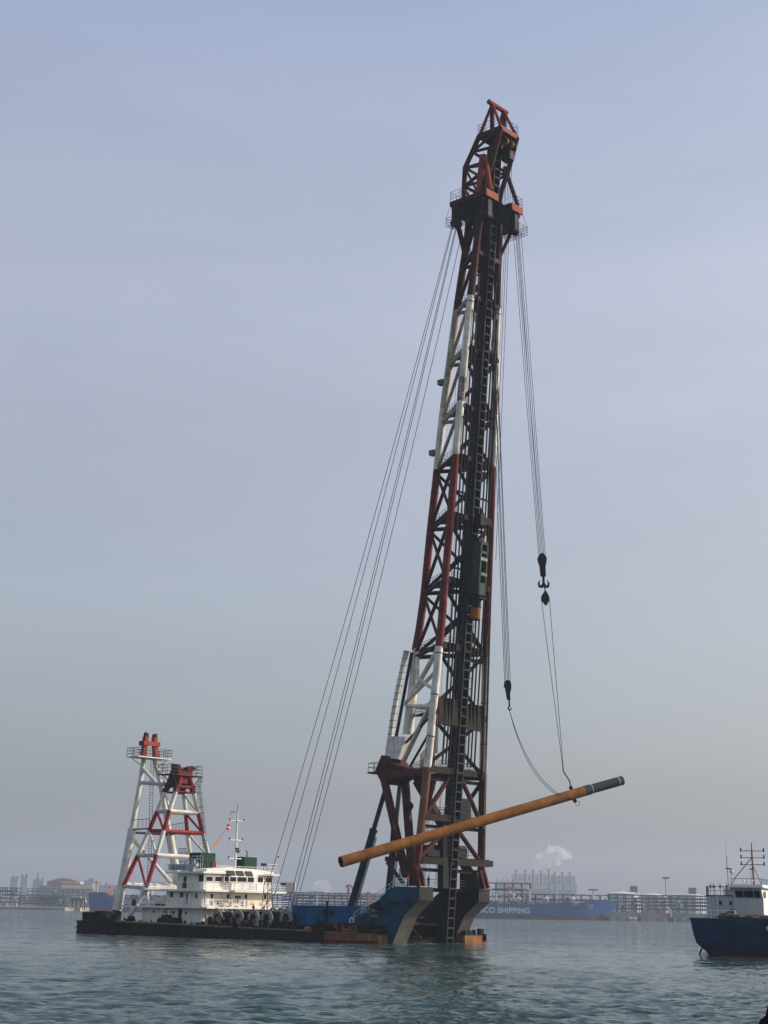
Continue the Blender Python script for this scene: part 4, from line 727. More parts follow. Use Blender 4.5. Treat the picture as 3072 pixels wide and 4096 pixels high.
t.bar((-58.75, 9.3, 26.4), (-58.75, 13.7, 26.4), .5, .9, 'red_paint'); t.tube([(-58.9, 9.4, 24.5), (-58.9, 13.6, 24.5)], .35, 'red_bright'); t.tube([(-61.7, 9.4, 24.5), (-61.7, 13.6, 24.5)], .35, 'red_dark'); t.box((-60.8, 10.5, 27.0), (-59.4, 12.6, 29.6), 'dark_steel'); t.box((-61.2, 9.9, 27.5), (-59.0, 13.1, 31.8), 'red_paint')
t.prism([(-60.8, 9.7, 31.8), (-60.8, 11.0, 31.8), (-60.8, 10.7, 32.6), (-60.8, 10.3, 33.9), (-60.8, 9.9, 33.6), (-60.8, 9.6, 33.9)], (1.6, 0, 0), 'red_dark'); t.prism([(-60.8, 11.9, 31.6), (-60.8, 13.2, 31.8), (-60.8, 14.0, 33.0), (-60.8, 13.2, 33.7), (-60.8, 12.6, 33.0), (-60.8, 11.9, 32.8)], (1.9, 0, 0), 'red_dark'); t.v = [(x_, y_, 24.4 + (z_ - 24.4) * .52) for x_, y_, z_ in t.v]; t.build('rest_saddle', tr)
t = MB(); t.box((-62.4, 7.9, 27.36), (-58.4, 9.6, 27.5), 'red_dark'); t.box((-62.4, 13.4, 27.36), (-58.4, 15.1, 27.5), 'red_dark'); t.box((-58.9, 9.6, 27.36), (-58.5, 13.4, 27.5), 'red_oxide'); t.rail([(-59, 9.6, 27.5), (-58.5, 8, 27.5), (-62.3, 8, 27.5), (-62.3, 9.7, 27.5)], 'rail_grey', 1.7, .05, 1.1); t.rail([(-62.3, 13.4, 27.5), (-62.3, 15, 27.5), (-58.5, 15, 27.5), (-58.5, 13.5, 27.5)], 'rail_grey', 1.7, .05, 1.1)
for s in (lambda p: p, mir): t.tube([s((-58.6, 8.2, 27.36)), s((-58.8, 9.6, 25.6))], .08, 'rail_grey', 5); t.tube([s((-62.2, 8.2, 27.36)), s((-61.8, 9.6, 25.6))], .08, 'rail_grey', 5)
t.build('platform', tr)
t = MB(); t.ladder((-58.3, 13.9, 26.2), (-57.9, 16.7, 11.), .6, (0, 1, 0), 'rail_grey', .05, .45, (.6, 0, 0)); t.ladder((-58.4, 14.4, 27.4), (-58.3, 14.2, 26.2), .6, (0, 1, 0), 'rail_grey', .05, .45, (.6, 0, 0)); t.build('ladder', tr)
q = MB(); q.box((-69.2, 1.2, 1.5), (-66.1, 4.6, 3.75), 'hull_black'); q.prism([(-66.1, 1.2, 3.5), (-65.3, 1.2, 3.4), (-65.7, 1.2, 2.9), (-64.9, 1.2, 1.6), (-66.1, 1.2, 1.6)], (0, 2.2, 0), 'hull_black'); q.box((-69.2, 18.4, 1.5), (-66.1, 21.8, 3.75), 'hull_black'); q.build('gantry_pedestal', barge)
q = MB()
for k in range(46):
    a = RNG.uniform(-62, -9); b = RNG.uniform(.8, 2.6 if a < -43 else 3.2); s_ = RNG.uniform(.2, .75); hh = RNG.uniform(.25, .95); z0 = zd(a) - .05
    if RNG.random() < .4: q.tube([(a, b, z0), (a, b, z0 + hh)], s_ * .4, 'dark_steel', 8)
    else: q.box((a - s_, b - s_ * .5, z0), (a + s_, b + s_ * .5, z0 + hh), ['dark_steel', 'hull_black', 'brown_plate'][k % 3])
q.box((-52.6, 1.6, 1.6), (-48.9, 3.1, 2.9), 'hull_black'); q.box((-52.0, 1.7, 2.9), (-50.8, 3., 3.35), 'hull_black'); dc = q.build('deck_clutter', barge); dc['kind'] = 'stuff'
# ================================================================ winches on the deck
def winch_proto(loc, r, L_, label):
    w = thing('mooring_winch', label, 'winch', loc, 'B', 'winch drums between the deckhouse and the machinery house'); a, b, z0 = loc; r *= 1.12; c = z0 + r + .35
    q = MB(); q.tube([(a, b, c), (a, b + L_, c)], r * .72, 'drum_dark', 20)
    for k in range(int(L_ / .16)): q.ring((a, b + .2 + k * .16, c), (0, 1, 0), r * .73, .06, 'drum_dark', 18, 4)
    q.build('drum', w)
    for bb in (b, b + L_):
        q = MB(); n = 26
        q.tube([(a, bb - .15, c), (a, bb + .15, c)], r, 'flange_grey', n); q.tube([(a, bb - .17, c), (a, bb + .17, c)], r * .52, 'drum_dark', n); q.tube([(a, bb - .05, c), (a, bb + .05, c)], r * 1.05, 'flange_grey', n)
        for k in range(6): t_ = k * math.pi / 3; q.bar((a + .25 * math.cos(t_), bb, c + .25 * math.sin(t_)), (a + r * .8 * math.cos(t_), bb, c + r * .8 * math.sin(t_)), .09, .36, 'drum_dark', (0, 1, 0))
        q.tube([(a, bb - .3, c), (a, bb + .3, c)], .26, 'dark_steel', 10); q.build('flange', w)
    q = MB(); q.box((a - r * .9, b - .35, z0), (a + r * .9, b + L_ + .35, z0 + .35), 'hull_black')
    for bb in (b - .3, b + L_ + .3): q.prism([(a - r * .7, bb - .1, z0 + .3), (a + r * .7, bb - .1, z0 + .3), (a + .2, bb - .1, c + .15), (a - .2, bb - .1, c + .15)], (0, .2, 0), 'dark_steel')
    q.build('base_frame', w)
    q = MB(); q.tube([(a - r * 1.0, b - .1, z0 + .8), (a - r * 1.0, b + .8, z0 + .8)], .3, 'dark_steel', 10); q.box((a - r * 1.3, b - .2, z0 + .3), (a - r * .7, b + .6, z0 + .6), 'dark_steel'); q.build('motor', w); return w
WN = [(870, 3676, .98, 2.6, 'grey flanged winch drum nearest the deckhouse corner and stair'), (951, 3683, 1.08, 3.0, 'grey flanged winch drum second from the deckhouse corner'), (1014, 3680, 1.1, 2.2, 'winch drum in front of the man in red overalls'), (1067, 3689, 1.12, 2.6, 'winch drum at the foot of the lattice post'), (1145, 3684, 1.22, 3.6, 'widest winch drum, with a broad bright flange, nearest the blue machinery house')]
W0 = None
for u, v, r, L_, lb in WN:
    p = onB(u, v, 3.2); winch_proto((p.x, 3.2, zd(p.x)), r, L_, lb)
for u, b, z0, lb in ((908, 9.0, 1.7, 'dark winch drum half hidden behind the first two near the deckhouse'), (1092, 10.5, 1.7, 'winch drum partly hidden behind the lattice post'), (1122, 12.0, 1.7, 'dark winch drum in the back row under the hanging wire ropes'), (1146, 9.0, 1.7, 'back row winch drum with bright rim above the widest front drum'), (1172, 12., 1.6, 'small dark winch drum in the back row left of the machinery house'), (1200, 10., 1.6, 'rusty brown topped winch drum touching the blue machinery house')):
    p = onB(u, 3668, b); winch_proto((p.x, b, zd(p.x)), 1.25, 1.9, lb)
q = MB()
for k in range(40):
    a = RNG.uniform(-42, -25); b = RNG.uniform(1.2, 3.0); w = RNG.uniform(.15, .6); hh = RNG.uniform(.4, 1.9); z0 = zd(a) - .05; m = ['dark_steel', 'hull_black', 'flange_grey', 'dark_steel', 'drum_dark', 'deck_yellow', 'mast_orange'][k % 7]
    if k % 2: q.box((a - w, b - .2, z0), (a + w * .4, b + .2, z0 + hh), m)
    else: q.tube([(a, b - .3, z0 + hh * .6), (a, b + .4, z0 + hh * .6)], min(.55, hh * .4), m, 12); q.box((a - .12, b - .12, z0), (a + .12, b + .12, z0 + hh * .6), m)
o_ = q.build('winch_gear', barge); o_['kind'] = 'stuff'
q = MB(); q.box((-42, 6.2, 1.6), (-26, 8.2, 3.55), 'dark_steel'); q.box((-42, 9.5, 1.5), (-26, 11.6, 2.4), 'dark_steel')
for a in (-41, -37, -33, -29): q.bar((a, 6.15, 1.6), (a, 6.15, 3.5), .2, .2, 'hull_black')
q.build('winch_platform', barge)
# ================================================================ ropes
def rope(name, pts, r, label, cat, group=None, m='rope_black', sag=0., frame='W', n=5):
    q = MB(); P = [Vector(p) for p in pts]
    if sag: P = [P[0] + (P[1] - P[0]) * (i / 16) + Vector((0, 0, -sag * 4 * (i / 16) * (1 - i / 16))) for i in range(17)]
    q.tube(P, r, m, n, False); return tag(q.build(name, None, frame, P[-1]), label, cat, group)
for (u0, v0, b0, u1, v1, b1, lb) in ((1813, 886, 6.8, 1079, 3512, 8.0, 'leftmost thin wire stay, ending over the deckhouse corner'), (1817, 886, 7.0, 1090, 3607, 9.5, 'wire stay second from the left, ending at the back row winches'), (1828, 887, 7.2, 1148, 3640, 9.0, 'wire stay third from the left, ending over the back winch with bright rim'), (1832, 887, 7.4, 1163, 3643, 11.5, 'wire stay fourth from the left, close beside the third one'), (1851, 915, 9.0, 1177, 3650, 11.5, 'rightmost wire stay, nearest the tower legs, ending beside the machinery house')):
    rope('wire_stay', [b2w(onB(u0, v0, b0)), b2w(onB(u1, v1, b1))], .05, lb, 'wire rope', 'wire stays from the tower top to the deck winches', sag=3.0 if u0 > 1840 else 2.2)
hkR = atY(2168, 2222, 233.6); hkL = atY(2030, 2728, 228.2)
for k in range(6):
    top = b2w(Vector((12.2 + (k % 3) * .25, 14.6 + k * .3, 113.0))); bot = hkR + Vector((-.52 + k * .21, (k % 3) * .12 - .1, 0)); rope('hoist_rope', [top, bot], .04, 'thin black rope in the close bundle down to the double hook block', 'rope', 'hoist ropes of the block with the double hook')
for k in range(5):
    top = b2w(Vector((12.4 + (k % 2) * .3, 7.2 + k * .35, 113.0))); bot = hkL + Vector((-.42 + k * .21, (k % 2) * .15, .2 * (k == 3))); rope('hoist_rope', [top, bot], .045, 'thin black rope in the bundle down to the slender lower hook block', 'rope', 'hoist ropes of the slender lower block')
for k in range(6):
    top = b2w(Vector((13.2, 11.3 + k * .38, 127.0))); bot = b2w(Vector((la(64) + 1.2 + (k % 2) * .5, 12.6 + k * .36, 70. if k < 4 else 58))); rope('hammer_rope', [top, bot], .04, 'thin black wire from the tower head down beside the ladder track', 'rope', 'hammer wires at the front of the tower')
# hook blocks
hb = thing('hook_block', 'black sheave block with a double ram horn hook hanging in mid air', 'hook block', hkR - Vector((0, 0, 4)), 'W'); x, y, z = hkR
q = MB(); q.prism([(x - .55, y - .35, z - .1), (x - .25, y - .35, z + .3), (x + .25, y - .35, z + .3), (x + .62, y - .35, z - .3), (x + .68, y - .35, z - 1.1), (x + .5, y - .35, z - 1.7), (x + .55, y - .35, z - 3.3), (x - .25, y - .35, z - 3.3), (x - .38, y - .35, z - 1.7), (x - .62, y - .35, z - 1.0)], (0, .7, 0), 'dark_steel'); q.build('block_cheek', hb)
q = MB()
for k in (-.2, .2): q.tube([(x, y + k - .12, z - .6), (x, y + k + .12, z - .6)], .72, 'dark_steel', 18)
q.build('sheave', hb)
q = MB(); q.tube([(x + .18, y, z - 3.2), (x + .22, y, z - 4.6)], .2, 'dark_steel', 8)
for s in (-1, 1): q.tube([(x + .22, y, z - 4.5), (x + .22 + .3 * s, y, z - 5.0), (x + .22 + .62 * s, y, z - 4.95), (x + .22 + .78 * s, y, z - 4.5), (x + .22 + .6 * s, y, z - 3.95)], [.24, .25, .22, .17, .06], 'dark_steel', 8)
q.build('hook', hb)
sn0 = atY(2180, 2363, 234.); x, y, z = sn0; sb = thing('snatch_block', 'rusty brown diamond shaped pulley block below the double hook', 'pulley block', (x, y, z - 1.5), 'W')
q = MB(); q.prism([(x - .05, y - .22, z), (x - .55, y - .22, z - .8), (x - .62, y - .22, z - 1.5), (x - .1 + .2, y - .22, z - 2.35), (x + .3, y - .22, z - 2.2), (x + .68, y - .22, z - 1.5), (x + .62, y - .22, z - .9), (x + .15, y - .22, z)], (0, .44, 0), 'pipe_brown'); q.build('block_cheek', sb)
q = MB(); q.tube([(x, y - .3, z - 1.2), (x, y + .3, z - 1.2)], .62, 'dark_steel', 16); q.build('sheave', sb); q = MB(); q.tube([(x, y, z - .1), (x - .05, y, z + .9)], .1, 'dark_steel', 6); q.build('shackle', sb)
for k in range(4): rope('sling_rope', [atY(2168, 2222, 233.6) + Vector((-.2 + k * .3, 0, -5.1)), sn0 + Vector((-.05, 0, .8))], .04, 'short black sling rope between the double hook and the diamond block', 'rope', 'sling ropes between double hook and diamond block')
hl = thing('hook_block', 'slender black sheave block with a single hook, hanging lower beside the tower', 'hook block', hkL - Vector((0, 0, 3)), 'W'); x, y, z = hkL
q = MB(); q.prism([(x - .5, y - .3, z - .1), (x - .2, y - .3, z + .25), (x + .3, y - .3, z + .2), (x + .55, y - .3, z - .3), (x + .55, y - .3, z - 1.0), (x + .35, y - .3, z - 1.8), (x + .42, y - .3, z - 2.7), (x - .08, y - .3, z - 2.6), (x - .25, y - .3, z - 1.6)], (0, .6, 0), 'dark_steel'); q.build('block_cheek', hl)
q = MB(); q.tube([(x, y - .32, z - .5), (x, y + .32, z - .5)], .55, 'dark_steel', 16); q.build('sheave', hl)
q = MB(); q.tube([(x + .18, y, z - 2.6), (x + .3, y, z - 3.5), (x + .1, y, z - 3.9), (x + .25, y, z - 4.2), (x + .55, y, z - 4.05), (x + .5, y, z - 3.75)], [.12, .13, .14, .13, .1, .05], 'dark_steel', 7); q.build('hook', hl)
# ================================================================ the steel pile held by the slings
PL, PM, PE = atY(1363, 3448, 218.5), atY(2335, 3165, 237.6), atY(2488, 3122, 240.5)
pile = thing('steel_pile', 'long orange brown steel pipe pile with a grey sleeved end, hanging almost level in slings', 'pile', (PL + PE) / 2, 'W')
def tubepile(p0, p1, r, m, nm, seams=0, hollow=True):
    q = MB(); q.tube([p0, p1], r, m, 40, False)
    if hollow: q.tube([p1, p0], r * .96, 'dark_steel', 40, False); d = (p1 - p0).normalized(); q.tube([p0, p0 + d * .01], r, m, 40, False)
    d = p1 - p0; L_ = d.length; dn = d.normalized()
    for k in range(seams):
        t_ = (k + .6) / seams + RNG.uniform(-.01, .01); c = p0 + d * t_; q.tube([c, c + dn * .09], r + .014, 'pile_seam', 40, False)
    return q
q = tubepile(PL, PM, .765, 'pile_orange', 'pipe', 17)
dn = (PM - PL).normalized(); q.tube([PL - dn * .0, PL + dn * .001], [.765, .735], 'brown_plate', 40, False); pp = q.build('pipe', pile)
q = MB(); q.tube([PM + dn * 1.3, PM + dn * 1.32], .70, 'dark_steel', 30); q.build('bulkhead', pile)
q = MB(); q.tube([PM - dn * .3, PE], .715, 'sleeve_grey', 36); q.tube([PM - dn * .1, PM + dn * 1.2], .775, 'sleeve_grey', 36)
for c in (PM + dn * 1.25, PE - dn * 1.0): q.tube([c, c + dn * .07], .80, 'rail_white', 36, False)
q.build('sleeve', pile)
up_n = Vector((0, 0, 1)) - dn * dn.z; up_n.normalize(); tw = b2w(Vector((0, 0, 0))); vd = (CP - PM).normalized(); vd = (vd - dn * vd.dot(dn)).normalized(); un = dn.cross(vd); un = un if un.z > 0 else -un
LG = PM - dn * 2.1
for s in (1, -1): q = MB(); q.bar(LG + un * (.74 * s), LG + un * (1.25 * s), .3, .5, 'pipe_brown'); q.tube([LG + un * (1.15 * s) - vd * .2, LG + un * (1.15 * s) + vd * .2], .14, 'dark_steel', 8); q.build('lifting_lug', pile)
lugT = LG + un * 1.2; lugB = LG - un * 1.25
sv = atY(2253, 3085, 236.3)
rope('pile_sling', [sn0 + Vector((-.6, 0, -1.2)), sv], .045, 'left strand of the pile sling below the diamond block', 'sling', 'slings holding up the pile'); rope('pile_sling', [sn0 + Vector((.66, 0, -1.2)), sv + Vector((.05, 0, 0))], .045, 'right strand of the pile sling below the diamond block', 'sling', 'slings holding up the pile')
rope('sling_tail', [sv + Vector((0, 0, .5)), sv, lugT + Vector((-.1, 0, .8)), lugT], .1, 'thick short knotted sling end just above the pile lug', 'sling')
h0 = hkL + Vector((.25, 0, -4.1))
for k in range(2):
    P = []
    for i in range(21):
        t_ = i / 20; p = h0 + (lugB - vd * .1 - h0) * t_; p += Vector((-1.0, 0, -2.55)) * (4 * t_ * (1 - t_)) * (.9 if k else 1.03); p += vd * (1.0 * max(0, t_ - .75) * 4 if t_ < .985 else 0); P.append(p)
    rope('slack_sling', P, .045, ['upper' if k else 'lower', ''][0] + ' of two slack black slings curving from the slender block under the pile', 'sling', 'slack slings curving to the pile')
q = MB(); q.ring(lugB + dn * .35 - un * .2, vd, .38, .035, 'rope_black', 16, 5); tag(q.build('shackle_ring', None, 'W', lugB), 'thin wire loop dangling under the pile lug', 'shackle')
# ================================================================ hammer in the leader
hz0 = la(64) + .45; TL = Matrix.Translation
hm_ = thing('pile_hammer', 'grey green pile hammer casing with square openings held in the ladder track', 'pile hammer', (la(57) + 1.3, BM, 56), 'B'); sl_ = .0745
def hp(da, b, z): return Vector((la(z) + .35 + da, b, z))
def hbox(q, d0, d1, b0, b1, z0, z1, m):
    v = [hp(d0, b0, z0), hp(d1, b0, z0), hp(d1, b1, z0), hp(d0, b1, z0), hp(d0, b0, z1), hp(d1, b0, z1), hp(d1, b1, z1), hp(d0, b1, z1)]
    for fc in ((0, 1, 5, 4), (1, 2, 6, 5), (2, 3, 7, 6), (3, 0, 4, 7), (4, 5, 6, 7), (3, 2, 1, 0)): q.face([v[i] for i in fc], m)
Z0, Z1 = 52.0, 60.4; B0, B1 = BM - .95, BM + 1.05
q = MB()
for b0, b1 in ((B0, B0 + .28), (B1 - .28, B1)): hbox(q, 0, 1.75, b0, b0 + .12 if b0 == B0 else b0 + .28, Z0, Z1, 'hammer_green')
ops = [(58.9, 59.9), (58.0, 58.5), (55.6, 57.3), (53.9, 55.0)]; zc = Z1
for z0, z1 in ops + [(Z0, Z0)]: hbox(q, 1.55, 1.75, B0, B1, z1, zc, 'hammer_green'); zc = z0
for b0, b1 in ((B0, B0 + .38), (B1 - .38, B1)): hbox(q, 1.55, 1.75, b0, b1, Z0, Z1, 'hammer_green')
hbox(q, 0, .15, B0, B1, Z0, 53.6, 'hammer_green'); hbox(q, 0, .3, B0, B0 + .8, Z0, Z1, 'hammer_green'); hbox(q, 0, 1.7, B0, B1, Z0, Z0 + .3, 'hammer_green'); q.build('casing', hm_, smooth=None)
q = MB(); q.tube([hp(.8, BM - .2, Z0 + .3), hp(.8, BM - .2, Z1 + .2)], .38, 'dark_steel', 12); q.box(tuple(hp(.3, B0 + .2, Z1)), tuple(hp(1.2, B1 - .5, Z1 + .5)), 'dark_steel'); q.build('ram_weight', hm_)
q = MB(); hbox(q, 1.752, 1.77, B0 + .25, B1 - .25, 57.45, 57.8, 'letter_cream'); text_mb(q, '液压锤', .34, hp(1.79, B0 + .5, 57.5), (0, 1, 0), (sl_, 0, 1), 'letter_black'); text_mb(q, '上海打桩', .42, hp(1.79, B0 + .3, 55.1), (0, 1, 0), (sl_, 0, 1), 'letter_cream'); q.build('plate_lettering', hm_, smooth=None)
q = MB(); hbox(q, -.1, 1.9, B0 + .1, B1 - .05, Z0 - .55, Z0 - .35, 'dark_steel'); q.tube([hp(.9, BM, Z0 - .5), hp(.9, BM, Z0 - 2.0)], .62, 'dark_steel', 16); q.build('anvil', hm_)
q = MB(); hbox(q, .3, 1.3, BM + .2, B1 + .9, Z1 + 2.9, Z1 + 4.0, 'pipe_brown'); q.tube([hp(.8, BM + .9, Z1 + .3), hp(.8, BM + 1.2, Z1 + 3)], .1, 'cap_yellow', 6); q.tube([hp(.4, BM + .4, Z1 + .3), hp(.4, BM + .9, Z1 + 3)], .07, 'dark_steel', 6); hbox(q, .2, 1.4, BM - .9, BM + .3, Z1 + 2.6, Z1 + 4.4, 'dark_steel'); q.build('lifting_block', hm_)
cz = 49.3; cp = thing('driving_cap', 'rusty yellow cylindrical driving cap hanging below the green hammer', 'driving cap', hp(.9, BM - .2, 48.2), 'B')  # the driving cap itself, hung below the hammer
q = MB(); q.tube([hp(.9, BM - .25, 48.3), hp(.9, BM - .25, 50.1)], .82, 'cap_yellow', 24); q.tube([hp(.9, BM - .25, 50.1), hp(.9, BM - .25, 50.2)], .9, 'brown_plate', 24); q.tube([hp(.9, BM - .25, 48.2), hp(.9, BM - .25, 48.32)], .86, 'brown_plate', 24); q.build('drum', cp)
q = MB()
for k in range(4): t_ = k * math.pi / 2 + .4; q.tube([hp(.9 + .6 * math.cos(t_), BM - .25 + .6 * math.sin(t_), 50.1), hp(.9 + .45 * math.cos(t_), BM - .2 + .45 * math.sin(t_), 52.)], .05, 'rope_black', 5)
q.build('hanger', cp)
# ================================================================ flags
fb0 = onA(908, 3307, AF - 3.4); q = MB()
for (y0, y1, z0, z1, m) in ((0, .8, .05, .5, 'flag_red'), (0, .85, -.1, .05, 'sign_white'), (0, .5, -.6, -.1, 'flag_red')):
    for k in range(4):
        c0, c1 = y0 + (y1 - y0) * k / 4, y0 + (y1 - y0) * (k + 1) / 4; w = lambda t_: .12 * math.sin(t_ * 6)
        q.prism([(fb0.x + w(c0), fb0.y + c0, fb0.z + z0 - .1 * c0), (fb0.x + w(c1), fb0.y + c1, fb0.z + z0 - .1 * c1), (fb0.x + w(c1), fb0.y + c1, fb0.z + z1 - .15 * c1), (fb0.x + w(c0), fb0.y + c0, fb0.z + z1 - .15 * c0)], (.01, 0, 0), m)
tag(q.build('signal_flag', None, 'B', fb0, smooth=None), 'small red flag with a white band flying at the top of the white mast', 'flag')
hA, hB = onA(906, 3312, AF - 3.4), onA(838, 3405, AF - 3.4); rope('halyard', [hA, hB], .025, 'thin slanting flag line from the mast top towards the trestle', 'rope', frame='B', n=4)
for t_, lb in ((.44, 'uppermost of three small orange pennants on the slanting flag line'), (.56, 'middle of three small orange pennants on the slanting flag line'), (.72, 'lowest and largest of three small orange pennants on the slanting flag line')):
    c = hA + (hB - hA) * t_; s_ = .32 if t_ < .7 else .45; q = MB(); q.prism([c, c + (hB - hA).normalized() * s_ * 1.6, c + Vector((.1, s_ * 1.5, -s_ * .2)), c + Vector((.05, s_ * 1.4, s_ * .5))], (.02, 0, 0), 'pennant_orange'); tag(q.build('pennant', None, 'B', c, smooth=None), lb, 'flag', 'orange pennants on the slanting flag line')
rope('mooring_line', [onB(332, 3676, -.05), onB(298, 3712, -.05)], .07, 'faded orange rope hanging down over the stern corner of the hull', 'rope', None, 'brown_paint', .15, 'B')
# ================================================================ people
def person(loc, face, label, top, legs, helmet, arms='down', h=1.74, vest=None, frame='B'):
    k = h / 1.74; V = []; E_ = []; Rr = []
    def add(p, r, par=None): V.append(Vector(p) * k); Rr.append(r * k); (E_.append((par, len(V) - 1)) if par is not None else None); return len(V) - 1
    pel = add((0, 0, .93), .15); sp = add((0, .01, 1.12), .145, pel); ch = add((0, 0, 1.34), .165, sp); nk = add((0, -.01, 1.5), .06, ch); hd0 = add((.0, .015, 1.58), .085, nk); hd1 = add((0, .005, 1.70), .09, hd0)
    for s in (-1, 1):
        hp_ = add((.10 * s, 0, .86), .105, pel); kn = add((.12 * s, .03, .48), .07, hp_); an = add((.13 * s, -.01, .10), .05, kn); to = add((.15 * s, .14, .04), .042, an)
        sh = add((.19 * s, 0, 1.42), .075, ch)
        if arms == 'down': el, wr = (.26 * s, -.03, 1.15), (.27 * s, .08, .92)
        elif arms == 'front': el, wr = (.26 * s, .03, 1.16), (.17 * s, .30, 1.12)
        else: el, wr = (.25 * s, .05, 1.2), (.14 * s, .33, 1.35)
        e_ = add(el, .052, sh); w_ = add(wr, .036, e_); dirv = (Vector(wr) - Vector(el)).normalized(); pm = add(Vector(wr) + dirv * .07, .04, w_)
        sd_ = Vector((0, 0, 1)) if arms != 'down' else Vector((0, 1, 0))
        for i in range(4):
            o_ = sd_ * (.028 - .019 * i); b_ = add(Vector(wr) + dirv * .115 + o_, .010, pm); add(Vector(wr) + dirv * (.165 - .012 * abs(i - 1)) + o_ * 1.1 - Vector((.02 * s, 0, 0)), .008, b_)
        add(Vector(wr) + dirv * .07 + sd_ * .065 - Vector((.015 * s, 0, 0)), .010, w_)
    me = bpy.data.meshes.new('p'); me.from_pydata(V, E_, []); ob = bpy.data.objects.new('p', me); COL.objects.link(ob); md = ob.modifiers.new('s', 'SKIN'); me.skin_vertices or None
    for i, sv_ in enumerate(me.skin_vertices[0].data): sv_.radius = (Rr[i], Rr[i] * (.72 if i in (sp, ch, pel) else 1)); sv_.use_root = i == 0
    ss = ob.modifiers.new('u', 'SUBSURF'); ss.levels = ss.render_levels = 1
    dg = bpy.context.evaluated_depsgraph_get(); m2 = bpy.data.meshes.new_from_object(ob.evaluated_get(dg)); bpy.data.objects.remove(ob)
    names = [top, legs, 'skin', 'suit_dark', vest or top]; m2.materials.clear()
    for n_ in names: m2.materials.append(MATS[n_])
    for p in m2.polygons:
        c = p.center / k; i = 0
        if c.z > 1.515: i = 2
        elif c.z < .12: i = 3
        elif c.z < .95 and abs(c.x) < .24: i = 1
        elif abs(c.x) < .22 and c.z < 1.46: i = 4
        if arms == 'down' and abs(c.x) > .225 and c.z < .93: i = 2
        if arms != 'down' and c.y > .29: i = 2
        p.material_index = i
    m2.polygons.foreach_set('use_smooth', [True] * len(m2.polygons)); m2.name = 'person'
    o = bpy.data.objects.new('person', m2); COL.objects.link(o); o.matrix_world = (MB_ if frame == 'B' else MW) @ TL(Vector(loc)) @ Matrix.Rotation(face, 4, 'Z'); o['_f'] = frame; o['_b'] = (0, 0, 0)
    tag(o, label, 'person'); q = MB(); q.ball((0, .005 * k, 1.70 * k), .125 * k, helmet, 12, (1, 1.15, .8)); q.tube([(0, .03 * k, 1.685 * k), (0, .03 * k, 1.70 * k)], .145 * k, helmet, 14); q.build('helmet', o)
    q = MB()
    for s in (-1, 1): q.ball((.032 * s * k, .098 * k, 1.635 * k), .012 * k, 'letter_black', 6)
    q.ball((0, .11 * k, 1.605 * k), .016 * k, 'skin', 6); q.ball((0, .10 * k, 1.565 * k), .016 * k, 'flag_red', 6, (1.3, .5, .4)); q.build('face', o); return o
p = onB(1634.5, 3541, 3.0); person((p.x, 3.0, 8.08), R(200), 'person in a bright red vest standing on the blue horn with back to us', 'vest_red', 'suit_dark', 'helmet_orange', 'front', 1.75, 'vest_red')
p = onA(1714, 3544, -.1); person((-.1, p.y, 8.05), R(180), 'person in dark clothes and white helmet on the bow walkway by the red post', 'suit_dark', 'suit_dark', 'helmet_white', 'front')
p = onA(1783, 3255, 2.4); person((2.4, p.y, 18.3), R(-90), 'person in dark clothes and orange helmet high on the lower tower platform', 'suit_dark', 'suit_dark', 'helmet_orange', 'up', 1.8)
p = onB(1013, 3655, 7.); person((p.x, 7., 3.55), R(200), 'person in dark red overalls standing behind the winch drums', 'suit_red', 'suit_red', 'helmet_orange', 'front')
p = onB(1056, 3655, 7.); person((p.x, 7., 3.55), R(160), 'person in a bright red jacket and white helmet standing beside the lattice post', 'vest_red', 'suit_dark', 'helmet_white', 'front')
p = onB(1080, 3668, 6.8); person((p.x, 7.4, 2.75), R(160), 'person in yellow helmet half hidden behind the winch by the lattice post', 'suit_dark', 'suit_dark', 'helmet_yellow', 'front')
# ================================================================ blue work boat at the right edge
wc = atZ(3000, 3827); BT = Matrix.Translation(Vector((wc.x, wc.y, 0))) @ Matrix.Rotation(R(-14), 4, 'Z')
def bt(x, y, z): return BT @ Vector((x, y, z))
bb = atZ(3000, 3827); boat = thing('work_boat', 'dark blue hulled work boat with pale grey wheelhouse anchored at the right edge', 'work boat', (bb.x, bb.y, 0))
def outline(hw, y0, L_=34.): 
    P = []
    for i in range(25):
        x = -hw + 2 * hw * i / 24; P.append((x, y0 + 1.6 * abs(x / hw) ** 5))
    return P + [(hw, L_), (-hw, L_)]
q = MB(); secs = [(-1.2, 4.2, 2.6), (0., 5.0, 1.9), (.55, 5.45, 1.55), (1.45, 6.45, .9), (2.9, 6.8, .3), (4.2, 7.05, -.2)]
rings = [[bt(x, y, z + (.25 * (abs(x) / 7) ** 2 if z > 4 else 0)) for x, y in outline(hw, y0)] for z, hw, y0 in secs]
for k in range(len(rings) - 1):
    for i in range(len(rings[0])):
        j = (i + 1) % len(rings[0]); q.face([rings[k][i], rings[k][j], rings[k + 1][j], rings[k + 1][i]], 'boot_red' if k < 2 else 'boat_blue')
q.face(rings[-1], 'boat_green'); bmh = q.build('hull', boat, smooth=50)
q = MB(); rr = [bt(x, y, 4.33) for x, y in outline(7.08, -.24)[:25]]; q.tube(rr, .1, 'boat_blue', 6); q.build('rubbing_strake', bmh)
q = MB(); c = bt(2.3, -.12, 3.35); q.tube([c, c + Vector((0, -.25, 0))], .28, 'boat_grey', 10); q.build('hawse_pipe', bmh)
